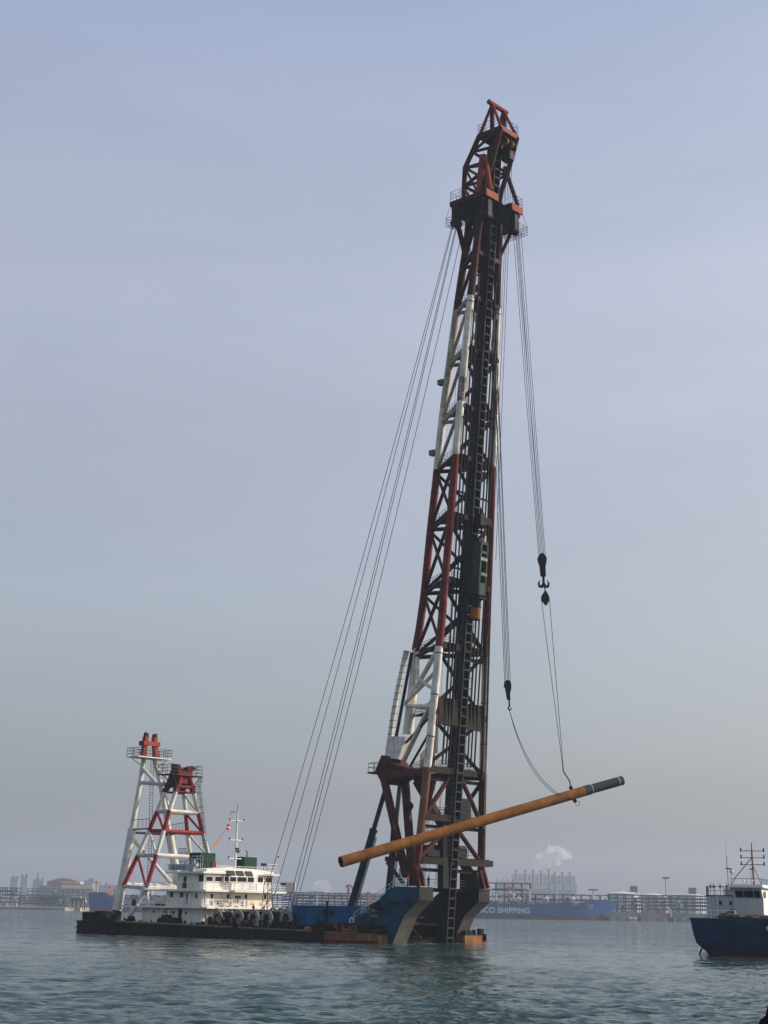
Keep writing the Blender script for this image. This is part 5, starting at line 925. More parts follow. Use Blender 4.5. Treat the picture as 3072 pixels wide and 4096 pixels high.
def bbox(q, x0, x1, y0, y1, z0, z1, m, mr=None):
    v = [bt(x0, y0, z0), bt(x1, y0, z0), bt(x1, y1, z0), bt(x0, y1, z0), bt(x0, y0, z1), bt(x1, y0, z1), bt(x1, y1, z1), bt(x0, y1, z1)]
    for fc, mm in (((0, 1, 5, 4), m), ((1, 2, 6, 5), mr or m), ((2, 3, 7, 6), m), ((3, 0, 4, 7), m), ((4, 5, 6, 7), m), ((3, 2, 1, 0), m)): q.face([v[i] for i in fc], mm)
q = MB(); bbox(q, -5.1, -1.5, 5., 20, 4.3, 7.15, 'boat_grey'); bbox(q, -5.2, -1.4, 4.9, 20.1, 7.15, 7.25, 'boat_green'); lh = q.build('deckhouse', boat, smooth=None)
for x in (-3.4, -2.15): q = MB(); c = bt(x, 4.98, 6.3); q.bar(c + Vector((0, 0, -.22)), c + Vector((0, 0, .22)), .32, .1, 'window_dark', (0, 1, 0)); q.build('window', lh)
q = MB(); q.bar(bt(-3.75, 4.8, 4.4), bt(-3.8, 4.8, 7.4), .1, .1, 'rail_white'); q.build('vent_pipe', lh)
q = MB()
fp = [(-1.7, 4.6, 4.3), (1.85, 4.6, 4.3), (1.85, 4.6, 6.85), (-1.7, 4.6, 6.85)]; q.face([bt(*p) for p in fp], 'boat_grey')
q.face([bt(*p) for p in ((-1.7, 4.6, 6.85), (1.85, 4.6, 6.85), (1.6, 4.25, 8.15), (-1.95, 4.25, 8.15))], 'boat_grey')
q.face([bt(*p) for p in ((1.85, 4.6, 4.3), (2.6, 12, 4.3), (2.6, 12, 8.15), (1.6, 4.25, 8.15), (1.85, 4.6, 6.85))], 'house_white'); q.face([bt(*p) for p in ((-1.7, 4.6, 4.3), (-1.7, 4.6, 6.85), (-1.95, 4.25, 8.15), (-1.9, 12, 8.15), (-1.9, 12, 4.3))], 'boat_grey'); q.face([bt(*p) for p in ((2.6, 12, 4.3), (-1.9, 12, 4.3), (-1.9, 12, 8.15), (2.6, 12, 8.15))], 'boat_grey')
wh = q.build('wheelhouse', boat, smooth=None)
q = MB(); q.prism([bt(*p) for p in ((-2.3, 3.7, 8.15), (1.9, 3.7, 8.15), (3.0, 12.4, 8.15), (-2.3, 12.4, 8.15))], (0, 0, .12), 'boat_grey'); q.prism([bt(*p) for p in ((-2.2, 3.9, 8.27), (1.8, 3.9, 8.27), (2.9, 12.3, 8.27), (-2.2, 12.3, 8.27))], (0, 0, .3), 'house_white'); q.build('roof', wh, smooth=None)
for x0, x1 in ((-1.45, -.55), (-.42, .72), (.84, 1.55)):
    f_ = lambda x, z: bt(x - .19 * (z - 6.85) / 1.3, 4.57 - .27 * (z - 6.85), z); q = MB(); q.prism([f_(x0, 7.0), f_(x1, 7.0), f_(x1, 7.8), f_(x0, 7.8)], (-.0, -.04, 0), 'window_dark'); q.build('window', wh, smooth=None)
q = MB(); q.prism([bt(2.03, 6.2, 7.0), bt(2.12, 7.4, 7.0), bt(2.12, 7.4, 7.8), bt(2.02, 6.2, 7.8)], (.04, 0, 0), 'window_dark'); q.build('window', wh, smooth=None)
q = MB(); q.rail([bt(-2, 4.1, 8.57), bt(1.7, 4.1, 8.57), bt(2.7, 12, 8.57)], 'rail_grey', .7, .035, 1.5, False, 0); q.rail([bt(-5.1, 5.1, 7.25), bt(-1.9, 5.1, 7.25)], 'rail_grey', 1.05, .035, 1.1, False, 1); q.rail([bt(-5.1, 5.1, 7.25), bt(-5.1, 12, 7.25)], 'rail_grey', 1.05, .035, 1.1, False, 1); q.rail([bt(-6.0, 3.5, 4.35), bt(-1.6, 1.0, 4.35)], 'rail_white', 1.0, .05, 1.5, False, 1); q.build('railing', boat)
q = MB(); mb_ = bt(.75, 6.5, 8.5); q.tube([mb_, mb_ + Vector((-.1, 0, 3.9)), mb_ + Vector((-.1, 0, 5.3))], [.14, .1, .05], 'mast_orange', 8)
for z, w in ((2.55, 1.5), (3.4, 1.5), (4.25, 1.5)):
    q.tube([mb_ + Vector((-w, 0, z)), mb_ + Vector((w - .1, 0, z + .02))], .045, 'dark_steel', 5); q.ball(mb_ + Vector((-.1, 0, z)), .14, 'mast_orange', 8)
    for s in (-w, w - .1): q.tube([mb_ + Vector((s, 0, z - .1)), mb_ + Vector((s, 0, z + .38))], .09, 'dark_steel', 6)
q.tube([mb_ + Vector((-.15, 0, 3.4)), mb_ + Vector((-2.6, -1.2, .9))], .06, 'rail_grey', 5); q.tube([mb_ + Vector((.0, 0, 2.4)), mb_ + Vector((.75, -1.0, .0))], .045, 'rail_grey', 5); q.tube([mb_ + Vector((-2.6, -1.2, .9)), mb_ + Vector((-3.1, -1.6, .1))], .05, 'rail_grey', 5); q.box(tuple(mb_ + Vector((-.45, -.1, 1.9))), tuple(mb_ + Vector((-.1, .1, 2.1))), 'mast_orange'); q.build('mast', boat)
q = MB(); c = bt(-1.9, 5.0, 8.5); q.tube([c, c + Vector((0, 0, 1.4))], .06, 'rail_white', 6); q.ball(c + Vector((0, 0, 1.6)), .27, 'house_white', 10, (1, 1, 1.2)); q.bar(c + Vector((-.75, -.1, 2.05)), c + Vector((.15, .1, 1.9)), .16, .14, 'dark_steel'); q.build('radar', boat)
q = MB(); c = bt(-2.35, 4.6, 8.3); q.tube([c, c + Vector((-.1, 0, 3.7))], .04, 'rail_grey', 5); q.tube([c + Vector((-.1, 0, 3.7)), c + Vector((-.16, 0, 5.2))], .015, 'rail_grey', 4)
for x, z in ((-.6, .75), (.45, 1.6)): c = bt(x, 5, 8.6); q.tube([c, c + Vector((0, 0, z))], .03, 'rail_grey', 4); q.ball(c + Vector((.1, 0, .45)), .2, 'house_white', 8, (1, 1, .7))
for x in (-4.6, -4.2, -3.4, -2.6): c = bt(x, 5.6, 7.2); q.tube([c, c + Vector((0, 0, 1.6))], .03, 'rail_grey', 4); q.box(tuple(c + Vector((-.14, -.1, .9))), tuple(c + Vector((.14, .1, 1.3))), 'boat_grey')
q.build('antenna', boat)
q = MB(); bbox(q, -2.9, -2.1, 6, 7, 7.25, 8.1, 'house_white'); bbox(q, -2.05, -1.95, 4.8, 7, 7.25, 8.1, 'house_white'); q.build('roof_locker', boat, smooth=None)
q = MB()
for k in range(34):
    x = RNG.uniform(-2.6, 6.5); y = RNG.uniform(.6, 3.6) + max(0, abs(x) - 4) * .9; r = RNG.uniform(.35, .8); q.ball(bt(x, y, 4.4 + RNG.uniform(0, .25)), r, 'net_brown', 8, (1.6, 1, RNG.uniform(.5, .8)))
n_ = q.build('fishing_net', None, 'W', bt(2, 2, 4.3)); tag(n_, 'heap of brown fishing nets along the foredeck of the blue work boat', 'net')
q = MB(); c = bt(-2.0, 2.8, 4.6); q.ball(c, .85, 'boat_blue', 10, (1, .8, 1.15)); tag(q.build('tarpaulin_bundle', None, 'W', c), 'dark blue tarpaulin bundle in front of the work boat wheelhouse', 'tarpaulin')
rope('anchor_chain', [atY(2809, 3790, 199), atZ(2798, 3818)], .12, 'dark anchor chain slanting from the boat bow into the water', 'chain')
# ================================================================ near fender in the lower right corner
Y_ = 9.; pts = [(3071, 4018), (3066, 4045), (3062, 4062), (3042, 4078), (3036, 4090), (3028, 4112), (3018, 4150)]; P = [atY(u, v, Y_) for u, v in pts]; q = MB(); b0 = P[-1].x - .06
q.prism(P + [Vector((b0, Y_, 2.6)), Vector((b0, Y_, -.5)), Vector((b0 + .9, Y_, -.5)), Vector((b0 + .9, Y_, P[0].z + .12))], (0, -.7, 0), 'rubber_black'); tag(q.build('rubber_fender', None, 'W', (b0 + .4, Y_, 0)), 'black edge of a rubber fender close by in the bottom right corner', 'fender')
# ================================================================ far shore
YJ = 1480.
def X(u, Y): return atY(u, 3660, Y).x
def Z(u, v, Y): return atY(u, v, Y).z
q = MB(); q.box((-1400, 1720, -1.), (1400, 3950, 2.2), 'sand'); sh = q.build('far_shore', smooth=None); sh['kind'] = 'structure'
q = MB(); q.box((X(-120, 1560), 1545, -1), (X(270, 1560), 1720, 2.6), 'sand'); s2 = q.build('beach', smooth=None); s2['kind'] = 'structure'
q = MB(); q.box((X(2390, YJ), YJ - 40, 3.2), (X(3400, YJ), YJ + 60, 7.4), 'concrete')
for k in range(26): x = X(2400, YJ) + k * 9.2; q.box((x, YJ - 44, -1), (x + RNG.uniform(2.5, 5.5), YJ - 38, 3.3), 'concrete' if k % 3 else 'far_dark')
for u in (2484, 2502): x = X(u, YJ); q.tube([(x, YJ - 46, 1.2), (x + 3, YJ - 46, 1.2)], 2.0, 'far_cream', 12)
q.build('quay', smooth=None)['kind'] = 'structure'
q = MB(); q.box((X(1085, YJ), YJ - 5, -1), (X(2392, YJ), YJ + 60, 6.), 'concrete'); q.build('pier', smooth=None)['kind'] = 'structure'
def rack(label, u0, u1, vt, Y, lv=4, bay=7., z0=3., seed=1, brace=True, pale=.3):
    rg = np.random.default_rng(seed); x0, x1 = X(u0, Y), X(u1, Y); zt = Z((u0 + u1) / 2, vt, Y); t = thing('pipe_rack', label, 'pipe rack', ((x0 + x1) / 2, Y, z0)); q = MB(); n = max(2, int((x1 - x0) / bay)); zs = [z0 + (zt - z0) * (i + 1) / lv for i in range(lv)]
    for i in range(n + 1):
        x = x0 + (x1 - x0) * i / n
        for yy in (Y, Y + 9): q.bar((x, yy, z0 - 4), (x, yy, zt), .8, .8, 'far_dark')
        for z in zs: q.bar((x, Y, z), (x, Y + 9, z), .4, .4, 'far_dark')
        if brace and i < n and rg.random() < .45: j = rg.integers(lv); zz = [z0] + zs; q.bar((x, Y, zz[j]), (x + (x1 - x0) / n, Y, zz[j + 1]), .3, .3, 'far_dark')
    for z in zs:
        for yy in (Y, Y + 9): q.bar((x0, yy, z), (x1, yy, z), .6, .9, 'far_dark')
    q.build('rack_frame', t, smooth=None); q = MB()
    for z in zs[:-1]:
        for k in range(9):
            a = rg.uniform(0, .7); b = a + rg.uniform(.08, .3) if k > 4 else rg.uniform(.7, 1); r = rg.uniform(.3, .75); yy = Y + .8 + k * .95; m = ['far_grey', 'far_dark', 'far_white', 'far_dark', 'far_blue', 'far_dark'][rg.integers(6)]
            q.tube([(x0 + (x1 - x0) * a, yy, z + .3 + r), (x0 + (x1 - x0) * min(1, b), yy, z + .3 + r)], r, m, 6)
    q.build('pipes', t); q = MB()
    for k in range(int((x1 - x0) / 2.4)):
        x = rg.uniform(x0, x1); j = rg.integers(lv); z = ([z0] + zs)[j]; w = rg.uniform(.8, 3.2); hh = rg.uniform(.8, 3.0); q.box((x, Y - 1.2, z), (x + w, Y - .3, z + hh), ['far_grey', 'far_white', 'far_dark', 'far_dark', 'far_dark'][rg.integers(5)])
    q.build('valves', t, smooth=None); return t
rack('tall end of the pipe rack at the left edge of the far shore', -60, 71, 3551, 1760, 5, 5, 3, 1)
rack('low long pipe rack with a white top rail behind the sand on the far left', 72, 252, 3583, 1760, 4, 5, 3, 2)
rack('dense dark pipe rack below the red roofed building', 100, 345, 3556, 2350, 6, 7, 3, 3)
rack('long hazy blue pipe rack between the deckhouse and the blue machinery house', 1080, 1570, 3573, YJ + 8, 5, 6, 7, 4)
rack('high square pipe rack immediately right of the tower base', 1950, 2124, 3533, YJ + 20, 4, 8, 7, 5)
rack('long pipe rack standing behind the deck of the right hand tanker', 2070, 2440, 3579, YJ + 12, 3, 8, 7, 6)
rack('long open pipe rack on the quay between the tanker bow and the blue work boat', 2441, 3150, 3585, YJ - 8, 5, 7, 7.4, 7)
for i, (u0, u1, vt, lb) in enumerate(((2440, 2560, 3574, 'large white storage tank just right of the tanker bow'), (2572, 2672, 3581, 'white storage tank left of the tall lamp mast'), (2690, 2830, 3580, 'white storage tank behind the work boat deckhouse'), (2480, 2570, 3572, 'pale storage tank with a small hut on its roof, beyond the tanker bow'))):
    Yk = 1640 + 90 * (i == 3); x0, x1 = X(u0, Yk), X(u1, Yk); r = (x1 - x0) / 2; c = ((x0 + x1) / 2, Yk + r); zt = Z((u0 + u1) / 2, vt, Yk); t = thing('storage_tank', lb, 'storage tank', (*c, 2.2)); q = MB(); q.tube([(*c, 2), (*c, zt)], r, 'far_white' if i != 1 else 'far_cream', 40); q.build('tank_shell', t); q = MB(); q.tube([(*c, zt), (*c, zt + 1.2), (*c, zt + 2.2)], [r, r * .6, r * .1], 'far_white', 40); q.tube([(*c, zt - .6), (*c, zt - .3)], r + .4, 'far_grey', 40, False); q.build('tank_roof', t)
    if i in (2, 3): q = MB(); q.box((c[0] + r * .1, c[1] - r * .6, zt), (c[0] + r * .1 + 7, c[1] - r * .6 + 6, zt + 7.5), 'far_grey'); q.build('roof_hut', t, smooth=None)
def tanker(label, ubow, ustern, vw, Y, d, txt, tx0, tz, th_, vdeck, vfc):
    xb, xs = X(ubow, Y), X(ustern, Y); zdk, zf = Z(ubow, vdeck, Y), Z(ubow, vfc, Y); s = 1 if xb > xs else -1; W_ = 32.; t = thing('tanker_ship', label, 'tanker', ((xb + xs) / 2, Y + W_ / 2, 0)); q = MB()
    N = 40; Ls = abs(xb - xs); lv = [(-1, 0.), (3.6, 0.), (3.7, 0.), (zdk * .6, 1.5), (zdk, 3.)]
    def hb(fx, z):                                # half beam from bow distance
        k = min(1, fx / (.16 * Ls)); k2 = min(1, (Ls - fx) / (.1 * Ls)); return W_ / 2 * (1 - (1 - k) ** 2.2) * (.35 + .65 * min(1, k2 ** .5))
    st = [Ls * (i / N) ** 1.5 for i in range(N + 1)]; zz = [-1, 3.5, 3.6, zdk * .62, None]
    def top(fx): return zf if fx < .10 * Ls else (zdk + (zf - zdk) * max(0, 1 - (fx - .10 * Ls) / (.045 * Ls)))
    def rake(z): return -(z / zf) * d
    rows = []
    for side in (1, -1):
        g = [[Vector((xb - s * (fx + (rake(z if z is not None else top(fx)) * max(0, 1 - fx / (.1 * Ls)))), Y + W_ / 2 - side * hb(fx, 0), (z if z is not None else top(fx)))) for z in zz] for fx in st]; rows.append(g)
        for i in range(N):
            for k in range(4): q.face([g[i][k], g[i + 1][k], g[i + 1][k + 1], g[i][k + 1]][::side * s], 'tanker_red' if k < 1 else 'tanker_blue')
    for i in range(N): q.face([rows[0][i][4], rows[0][i + 1][4], rows[1][i + 1][4], rows[1][i][4]], 'tanker_deck')
    hl_ = q.build('hull', t, smooth=30); q = MB(); text_mb(q, txt, th_ * 1.38, (tx0, Y - .25, tz), (1, 0, 0), (0, 0, 1), 'letter_white', 0, 'LEFT', 1.08, .035 * th_); q.build('hull_lettering', t, smooth=None)
    q = MB(); rg = np.random.default_rng(int(ubow))
    for k in range(120):
        fx = rg.uniform(.13, .8) * Ls; x = xb - s * fx; z = zdk; w = rg.uniform(.3, 2.2); hh = rg.uniform(.6, 3.4); yy = Y + rg.uniform(1.5, 12); q.box((x, yy, z), (x + w, yy + 1, z + hh), ['tanker_deck', 'far_grey', 'far_white', 'tanker_deck', 'far_dark'][rg.integers(5)])
    for k in range(5): q.tube([(xb - s * .15 * Ls, Y + 10 + k * 1.6, zdk + 1.6), (xb - s * .8 * Ls, Y + 10 + k * 1.6, zdk + 1.6)], .45, ['tanker_deck', 'far_grey'][k % 2], 6)
    q.rail([(xb - s * .14 * Ls, Y + 1, zdk), (xb - s * .8 * Ls, Y + 1, zdk)], 'tanker_deck', 1.6, .18, 6., False, 1); q.build('deck_pipes', t, smooth=None); return t, xb, s, Ls, zdk, zf
t, xb, s, Ls, zdk, zf = tanker('blue tanker with white hull lettering moored right of the tower, its bow pointing right', 2440, 1545, 3680, 1432., 9.5, 'COSCO SHIPPING', 0, 0, 4.8, 3622, 3605)
bpy.data.objects.remove([o for o in t.children if o.name.startswith('hull_lettering')][0])
q = MB(); zt0 = Z(2000, 3651, 1430); text_mb(q, 'COSCO SHIPPING', 6.6, (X(1874, 1431.5), 1431.4, zt0), (1, 0, 0), (0, 0, 1), 'letter_white', 0, 'LEFT', 1.06, .22); text_mb(q, '远洋', 3.0, (X(2350, 1432), 1433.5, Z(2350, 3628, 1432)), (1, 0, 0), (0, 0, 1), 'letter_white'); text_mb(q, '上海', 2.2, (X(2352, 1432), 1433.5, Z(2352, 3639, 1432)), (1, 0, 0), (0, 0, 1), 'letter_white'); lt = q.build('hull_lettering', t, smooth=None)
def post(q, u, v0, v1, Y, r, m='far_white'): x = X(u, Y); q.tube([(x, Y, Z(u, v1, Y)), (x, Y, Z(u, v0, Y))], r, m, 8); return x
q = MB(); Yd = 1442.
for u, v0, v1, r in ((2119, 3556, 3623, .9), (1971, 3566, 3605, .9), (1984, 3572, 3604, .6), (2228, 3560, 3626, .35), (2374, 3563, 3598, .8), (2407, 3577, 3598, .45)): post(q, u, v0, v1, Yd, r)
for u in (2075, 2184, 2290): x = X(u, Yd); z = Z(u, 3605, Yd); q.ball((x, Yd, z + 2), 2.6, 'far_white', 10, (1, 1, .8)); q.box((x - 1.6, Yd - 1, z - 2), (x + 1.6, Yd + 1, z + 1), 'far_white')
z = Z(2374, 3562, Yd); x = X(2374, Yd); q.box((x - 4.5, Yd - .6, z), (x + 4.5, Yd + .6, z + 1.2), 'far_grey'); q.tube([(X(2030, Yd), Yd, Z(2030, 3571, Yd)), (X(2046, Yd), Yd, Z(2046, 3572, Yd)), (X(2054, Yd), Yd, Z(2054, 3580, Yd)), (X(2054, Yd), Yd, Z(2054, 3604, Yd))], .9, 'far_white', 8); q.tube([(X(1976, Yd), Yd, Z(1976, 3568, Yd)), (X(2030, Yd), Yd, Z(2030, 3571, Yd))], .5, 'far_white', 6); q.build('deck_crane', t)
q = MB(); x0, x1 = X(1566, 1445), X(1650, 1445); q.box((x0, 1440, zdk), (x1, 1462, 20), 'far_white'); q.box((x0 + 3, 1441, 20), (x1 - 4, 1460, 30), 'far_white'); q.box((x0 + 5, 1441, 30), (x1 - 7, 1458, 36), 'far_white')
for k in range(4): q.box((x0 + 2, 1439.6, zdk + 2 + k * 3.4), (x1 - 2, 1439.9, zdk + 3.2 + k * 3.4), 'far_dark')
q.box((x0 + 6, 1444, 36), (x0 + 10, 1450, 43), 'far_blue'); q.build('superstructure', t, smooth=None)
t, xb, s, Ls, zdk, zf = tanker('blue tanker half hidden behind the deckhouse and white gantry, its bow pointing left', 345, 1010, 3644, 1478., 2.5, 'COSCO SHIPPING', X(478, 1477.5), Z(520, 3615, 1477), 3.45, 3585, 3567)
q = MB(); Yd = 1490.; x = post(q, 380, 3520, 3567, Yd, .9, 'far_cream'); z = Z(380, 3532, Yd); q.box((x - 4, Yd - .5, z), (x + 4, Yd + .5, z + .8), 'far_cream')
for u in (430, 560, 600): post(q, u, 3555, 3580, Yd, 1.2, 'far_white')
q.tube([(X(345, Yd), 1480, Z(345, 3570, Yd)), (X(392, Yd), 1480, Z(392, 3567, Yd))], .7, 'far_white', 6); post(q, 433, 3542, 3575, Yd, .8, 'flag_red'); post(q, 453, 3552, 3575, Yd, .6, 'far_red'); q.build('deck_crane', t)
def lattice(q, x0, x1, y0, y1, z0, z1, nx, nz, r, m):
    for i in range(nx + 1):
        x = x0 + (x1 - x0) * i / nx
        for y in (y0, y1): q.bar((x, y, z0), (x, y, z1), r, r, m)
    for k in range(nz + 1):
        z = z0 + (z1 - z0) * k / nz
        for y in (y0, y1): q.bar((x0, y, z), (x1, y, z), r, r, m)
        for x in (x0, x1): q.bar((x, y0, z), (x, y1, z), r, r, m)
        if k < nz:
            zb_ = z0 + (z1 - z0) * (k + 1) / nz
            for i in range(nx):
                xa, xc = x0 + (x1 - x0) * i / nx, x0 + (x1 - x0) * (i + 1) / nx
                if (i + k) % 2: xa, xc = xc, xa
                q.bar((xa, y0, z), (xc, y0, zb_), r * .7, r * .7, m)
# refinery with eight stacks, far behind
YR = 3600.; KR = YR / 2250; rf_ = thing('process_plant', 'hazy grey refinery block with a row of eight thin stacks beyond the right hand tanker', 'refinery', (X(2180, YR), YR, 2.2))
q = MB(); q.box((X(2060, YR), YR, 2), (X(2300, YR), YR + 30, Z(2180, 3560, YR)), 'far_grey'); lattice(q, X(2050, YR), X(2304, YR), YR - 10, YR - 2, 2, Z(2180, 3534, YR), 22, 5, 2.0, 'far_grey'); q.box((X(1985, YR), YR, 2), (X(2060, YR), YR + 20, Z(2020, 3532, YR)), 'far_grey'); q.box((X(2172, YR), YR - 14, 20), (X(2203, YR), YR - 11, Z(2190, 3552, YR)), 'far_blue')
for k in range(7): q.box((X(1985 + k * 11, YR), YR, 2), (X(1990 + k * 11, YR), YR + 5, Z(2020, 3514 + (k * 7) % 13, YR)), 'far_grey')
q.build('plant_frame', rf_, smooth=None)
for u, vt in ((2062, 3480), (2100, 3481), (2132, 3481), (2164, 3484), (2195, 3478), (2220, 3487), (2250, 3488), (2280, 3489)):
    q = MB(); x = X(u, YR); q.tube([(x, YR - 6, 10), (x, YR - 6, Z(u, vt, YR))], 2.4, 'far_grey', 10); q.tube([(x, YR - 6, Z(u, vt + 4, YR)), (x, YR - 6, Z(u, vt, YR))], 3.2, 'far_dark', 10); q.build('stack', rf_); q = MB(); lattice(q, x - 8, x + 10, YR - 12, YR - 2, Z(u, 3536, YR), Z(u, 3500 if u < 2200 else 3506, YR), 2, 4, 1.5, 'far_grey'); q.build('furnace_frame', rf_, smooth=None)
def puffs(name, label, cs, dens, seed=3):
    q = MB(); rg = np.random.default_rng(seed)
    for (u, v, rad, Y) in cs:
        p = atY(u, v, Y); q.ball(p, rad * .9, 'far_white', 14, (1, 1, .9))
        for k in range(9): d = Vector(rg.normal(0, 1, 3)); d.normalize(); q.ball(p + d * rad * rg.uniform(.7, 1.1), rad * rg.uniform(.25, .6), 'far_white', 10)
    o = q.build(name, None, 'W', atY(cs[0][0], cs[0][1], cs[0][3])); m = bpy.data.materials.new('steam'); m.use_nodes = True; nt = m.node_tree; nt.nodes.remove(nt.nodes['Principled BSDF']); pv = nt.nodes.new('ShaderNodeVolumePrincipled'); pv.inputs['Color'].default_value = (.98, .98, .97, 1); pv.inputs['Density'].default_value = dens; nt.links.new(pv.outputs[0], nt.nodes['Material Output'].inputs['Volume']); o.data.materials.clear(); o.data.materials.append(m); return tag(o, label, 'steam')
puffs('steam_plume', 'white steam plume drifting right above the refinery stacks', [(2141, 3472, 7, YR), (2150, 3458, 11, YR), (2163, 3446, 15, YR), (2182, 3438, 17, YR), (2203, 3426, 14, YR + 5), (2212, 3404, 14, YR + 5), (2232, 3404, 13, YR + 8), (2250, 3412, 13, YR + 8), (2268, 3424, 11, YR + 8), (2230, 3430, 15, YR + 8)], .034)
puffs('steam_plume', 'faint pale steam cloud above the pipe rack left of the hydraulic ram', [(1270, 3552, 14, 3500), (1288, 3545, 18, 3500), (1306, 3555, 14, 3500)], .01, 5)
# far left skyline
Yl = 2500.; dm = thing('terminal_building', 'long cream building with a low curved red roof on the far left shore', 'building', (X(245, Yl), Yl, 2.2))
q = MB(); q.box((X(140, Yl), Yl + 4, 2), (X(365, Yl), Yl + 40, Z(250, 3543, Yl)), 'far_grey'); q.box((X(238, Yl), Yl, Z(250, 3543, Yl) - 4), (X(365, Yl), Yl + 3, Z(250, 3539, Yl)), 'far_cream'); q.box((X(176, Yl), Yl + 6, Z(250, 3543, Yl)), (X(310, Yl), Yl + 34, Z(250, 3527, Yl)), 'far_grey'); q.build('wall', dm, smooth=None)
q = MB(); arc = [(X(176 + 135 * i / 16, Yl), Yl + 1, Z(240, 3527 - 15 * math.sin(math.pi * i / 16) ** 1.2, Yl)) for i in range(17)]; q.prism(arc, (0, 36, 0), 'far_red'); q.box((X(238, Yl), Yl, Z(240, 3532, Yl)), (X(311, Yl), Yl + 36, Z(240, 3526, Yl)), 'far_cream'); q.prism([(X(240, Yl), Yl + .5, Z(240, 3543, Yl)), (X(300, Yl), Yl + .5, Z(240, 3543, Yl)), (X(300, Yl), Yl + 3, Z(240, 3533, Yl)), (X(240, Yl), Yl + 3, Z(240, 3533, Yl))], (0, 1, 0), 'far_red'); q.build('roof', dm, smooth=None)
for lb, u0, u1, vt, Y, m in (('hazy grey block with a square top near the left edge of the skyline', 31, 60, 3505, 3700, 'far_grey'), ('hazy jagged tower block second from the left on the skyline', 73, 100, 3500, 3800, 'far_grey'), ('hazy plant with a tall thin chimney left of the red roofed building', 122, 165, 3512, 3500, 'far_grey'), ('flat hazy block right of the red roofed building', 326, 362, 3514, 3700, 'far_grey'), ('low long hazy block behind the bow of the left tanker', 386, 480, 3531, 3700, 'far_grey')):
    t = thing('distant_building', lb, 'building', (X((u0 + u1) / 2, Y), Y, 2.2)); rg = np.random.default_rng(u0 + 1); q = MB(); x0, x1 = X(u0, Y), X(u1, Y); zt = Z(u0, vt, Y); q.box((x0, Y, 2), (x1, Y + 14, zt - 5), m); q.build('wall', t, smooth=None); q = MB()
    for k in range(7): x = rg.uniform(x0, x1 - 2); q.box((x, Y + 1, zt - 5), (x + rg.uniform(2, 6), Y + 9, zt + rg.uniform(-5, 2)), m)
    if u0 == 122: q.tube([(X(141, Y), Y + 3, 2), (X(141, Y), Y + 3, Z(141, 3490, Y))], 2.6, m, 10); q.tube([(X(152, Y), Y + 3, 2), (X(152, Y), Y + 3, Z(152, 3512, Y))], 3., 'far_white', 10)
    q.build('roof_plant', t, smooth=None)
t = thing('lattice_tower', 'pale hazy lattice tower seen behind the red and white trestle', 'lattice tower', (X(724, 1620), 1620, 2.2)); q = MB(); lattice(q, X(703, 1620), X(745, 1620), 1620, 1629, 2, Z(724, 3393, 1620), 4, 14, .45, 'far_grey'); q.build('tower_frame', t, smooth=None); q = MB()
for k in range(14): zz = 2 + (Z(724, 3393, 1620) - 2) * (k + 1) / 14; q.box((X(705, 1620), 1621, zz - .2), (X(743, 1620), 1628, zz), 'far_grey') if k % 2 else q.tube([(X(710 + k * 2, 1620), 1624, zz - 4), (X(710 + k * 2, 1620), 1624, zz)], 1.2, 'far_grey', 8)
q.build('tower_floor', t)
t = thing('quay_house', 'small cream quay house with open columns by the bow of the left tanker', 'building', (X(306, 1520), 1520, 1)); q = MB(); x0, x1 = X(277, 1520), X(336, 1520); q.box((x0, 1522, 8), (x1, 1530, Z(300, 3589, 1520)), 'far_cream'); q.box((x0 + 2, 1519, Z(300, 3592, 1520)), (x1 - 4, 1531, Z(300, 3587, 1520)), 'far_white'); q.build('wall', t, smooth=None); q = MB()
for k in range(8): x = x0 + (x1 - x0) * k / 7.; q.bar((x, 1521, 1), (x, 1521, 10), .8, .8, 'far_dark' if k % 2 else 'far_cream'); q.box((x + .6, 1521.5, 9.5), (x + 1.5, 1521.9, 13), 'far_dark')
q.box((x0 + 5, 1515, -1), (x1 - 3, 1528, 3), 'far_cream'); q.build('column', t, smooth=None)
t = thing('beige_building', 'plain beige box shaped building right of the deckhouse roof', 'building', (X(1158, 1700), 1700, 2.2)); q = MB(); q.box((X(1135, 1700), 1700, 2), (X(1178, 1700), 1712, Z(1158, 3530, 1700)), 'far_beige'); q.build('wall', t, smooth=None); q = MB(); q.box((X(1153, 1700), 1699.6, Z(1155, 3542, 1700)), (X(1157, 1700), 1699.9, Z(1155, 3534, 1700)), 'far_dark'); q.build('vent', t, smooth=None)
for r_ in (3577, 3588):
    pass
q = MB(); xx = X(1127, 1478); 
for i in range(3):
    for j in range(2): q.box((X(1127 + i * 16, 1478), 1476.6, Z(1140, 3584 + j * 11, 1478)), (X(1139 + i * 16, 1478), 1477, Z(1140, 3577 + j * 11, 1478)), 'far_beige')
t = thing('pump_house', 'row of small beige panels in the hazy pipe rack beside the deckhouse', 'pump house', (xx, 1478, 7)); q.box((X(1124, 1478), 1477.05, 6), (X(1180, 1478), 1480, Z(1140, 3575, 1478)), 'far_blue'); q.build('panel', t, smooth=None)
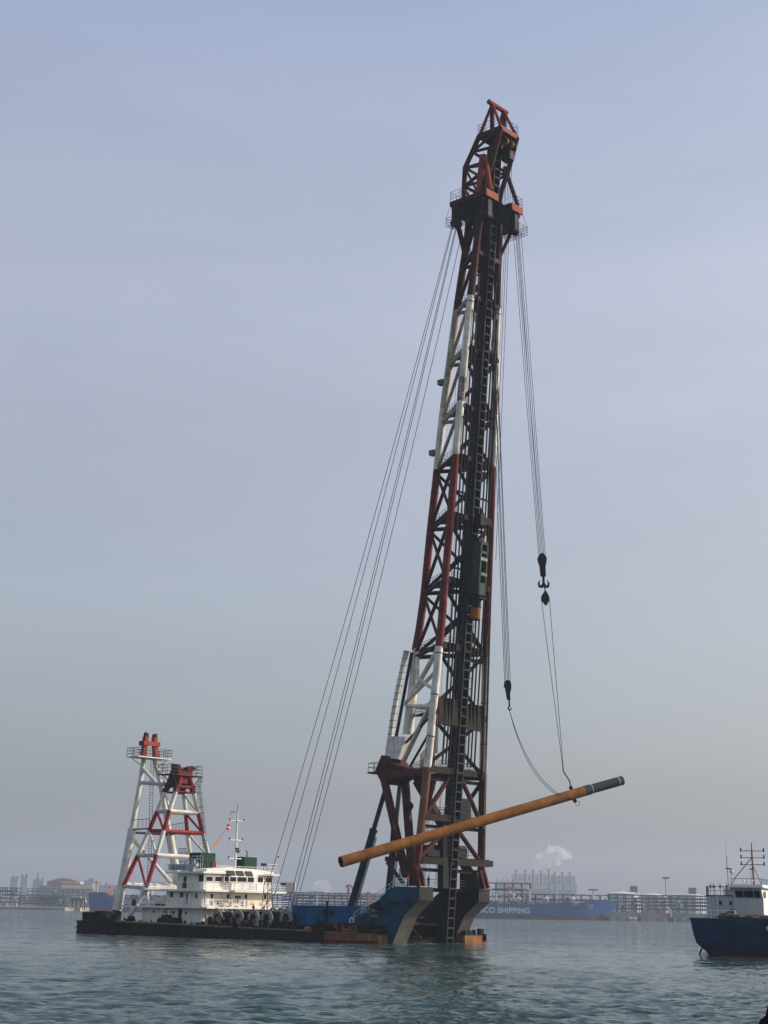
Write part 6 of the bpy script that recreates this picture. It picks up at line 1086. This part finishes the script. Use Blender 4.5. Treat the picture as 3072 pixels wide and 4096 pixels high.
t = thing('lamp_mast', 'tall white lamp mast with a round lamp crown above the right pipe rack', 'lamp mast', (X(2667, 1560), 1560, 2)); q = MB(); post(q, 2667, 3514, 3640, 1560, .75); q.build('pole', t); q = MB(); x, z = X(2667, 1560), Z(2667, 3511, 1560); q.tube([(x, 1560, z - .9), (x, 1560, z + .4)], [2.6, 3.2], 'far_grey', 14)
for k in range(8): a = k * math.pi / 4; q.box((x + 3 * math.cos(a) - .5, 1560 + 3 * math.sin(a) - .5, z - .8), (x + 3 * math.cos(a) + .5, 1560 + 3 * math.sin(a) + .5, z + .6), 'far_dark')
q.build('lamp_crown', t)
t = thing('lamp_mast', 'thin white lamp post in front of the hazy rack left of the machinery house', 'lamp mast', (X(1265, 1470), 1470, 2)); q = MB(); post(q, 1265, 3569, 3630, 1470, .6); q.build('pole', t); q = MB(); x, z = X(1265, 1470), Z(1265, 3569, 1470); q.box((x - 6, 1469.5, z - .4), (x + 7, 1470.5, z + .6), 'far_white'); q.build('lamp_crown', t, smooth=None)
t = thing('mooring_post', 'round topped orange mooring post on the quay left of the work boat', 'post', (X(2680, 1440), 1440, 7.4)); q = MB(); x = X(2680, 1438); zt = Z(2680, 3635, 1438); q.tube([(x, 1438, 5), (x, 1438, zt - 1), (x, 1438, zt - .3), (x, 1438, zt)], [1.15, 1.15, .9, .3], 'buoy_orange', 16); q.tube([(x, 1438, 3), (x, 1438, 7.6)], 1.5, 'concrete', 12); q.build('post', t)
for u, v0, v1, Y, lb in ((1392, 3540, 3600, 1486, 'pinkish hazy loading arm beside the left hydraulic ram'), (2036, 3549, 3600, 1470, 'reddish hazy loading arm on the jetty right of the tower base'), (1470, 3571, 3610, 1472, 'short pinkish loading arm behind the blue horn railing')):
    t = thing('loading_arm', lb, 'loading arm', (X(u, Y), Y, 6)); q = MB(); x = post(q, u, v0 + 12, 3640, Y, 1.3, 'far_red'); z = Z(u, v0 + 12, Y); q.build('riser', t); q = MB(); q.tube([(x, Y, z), (x - 2, Y, z + 1.5), (x + .5, Y, Z(u, v0, Y)), (x + 3.5, Y - 3, z + 1), (x + 4, Y - 5, z - 6)], [1.2, 1.5, .9, .8, .6], 'far_red', 8); q.build('arm', t)
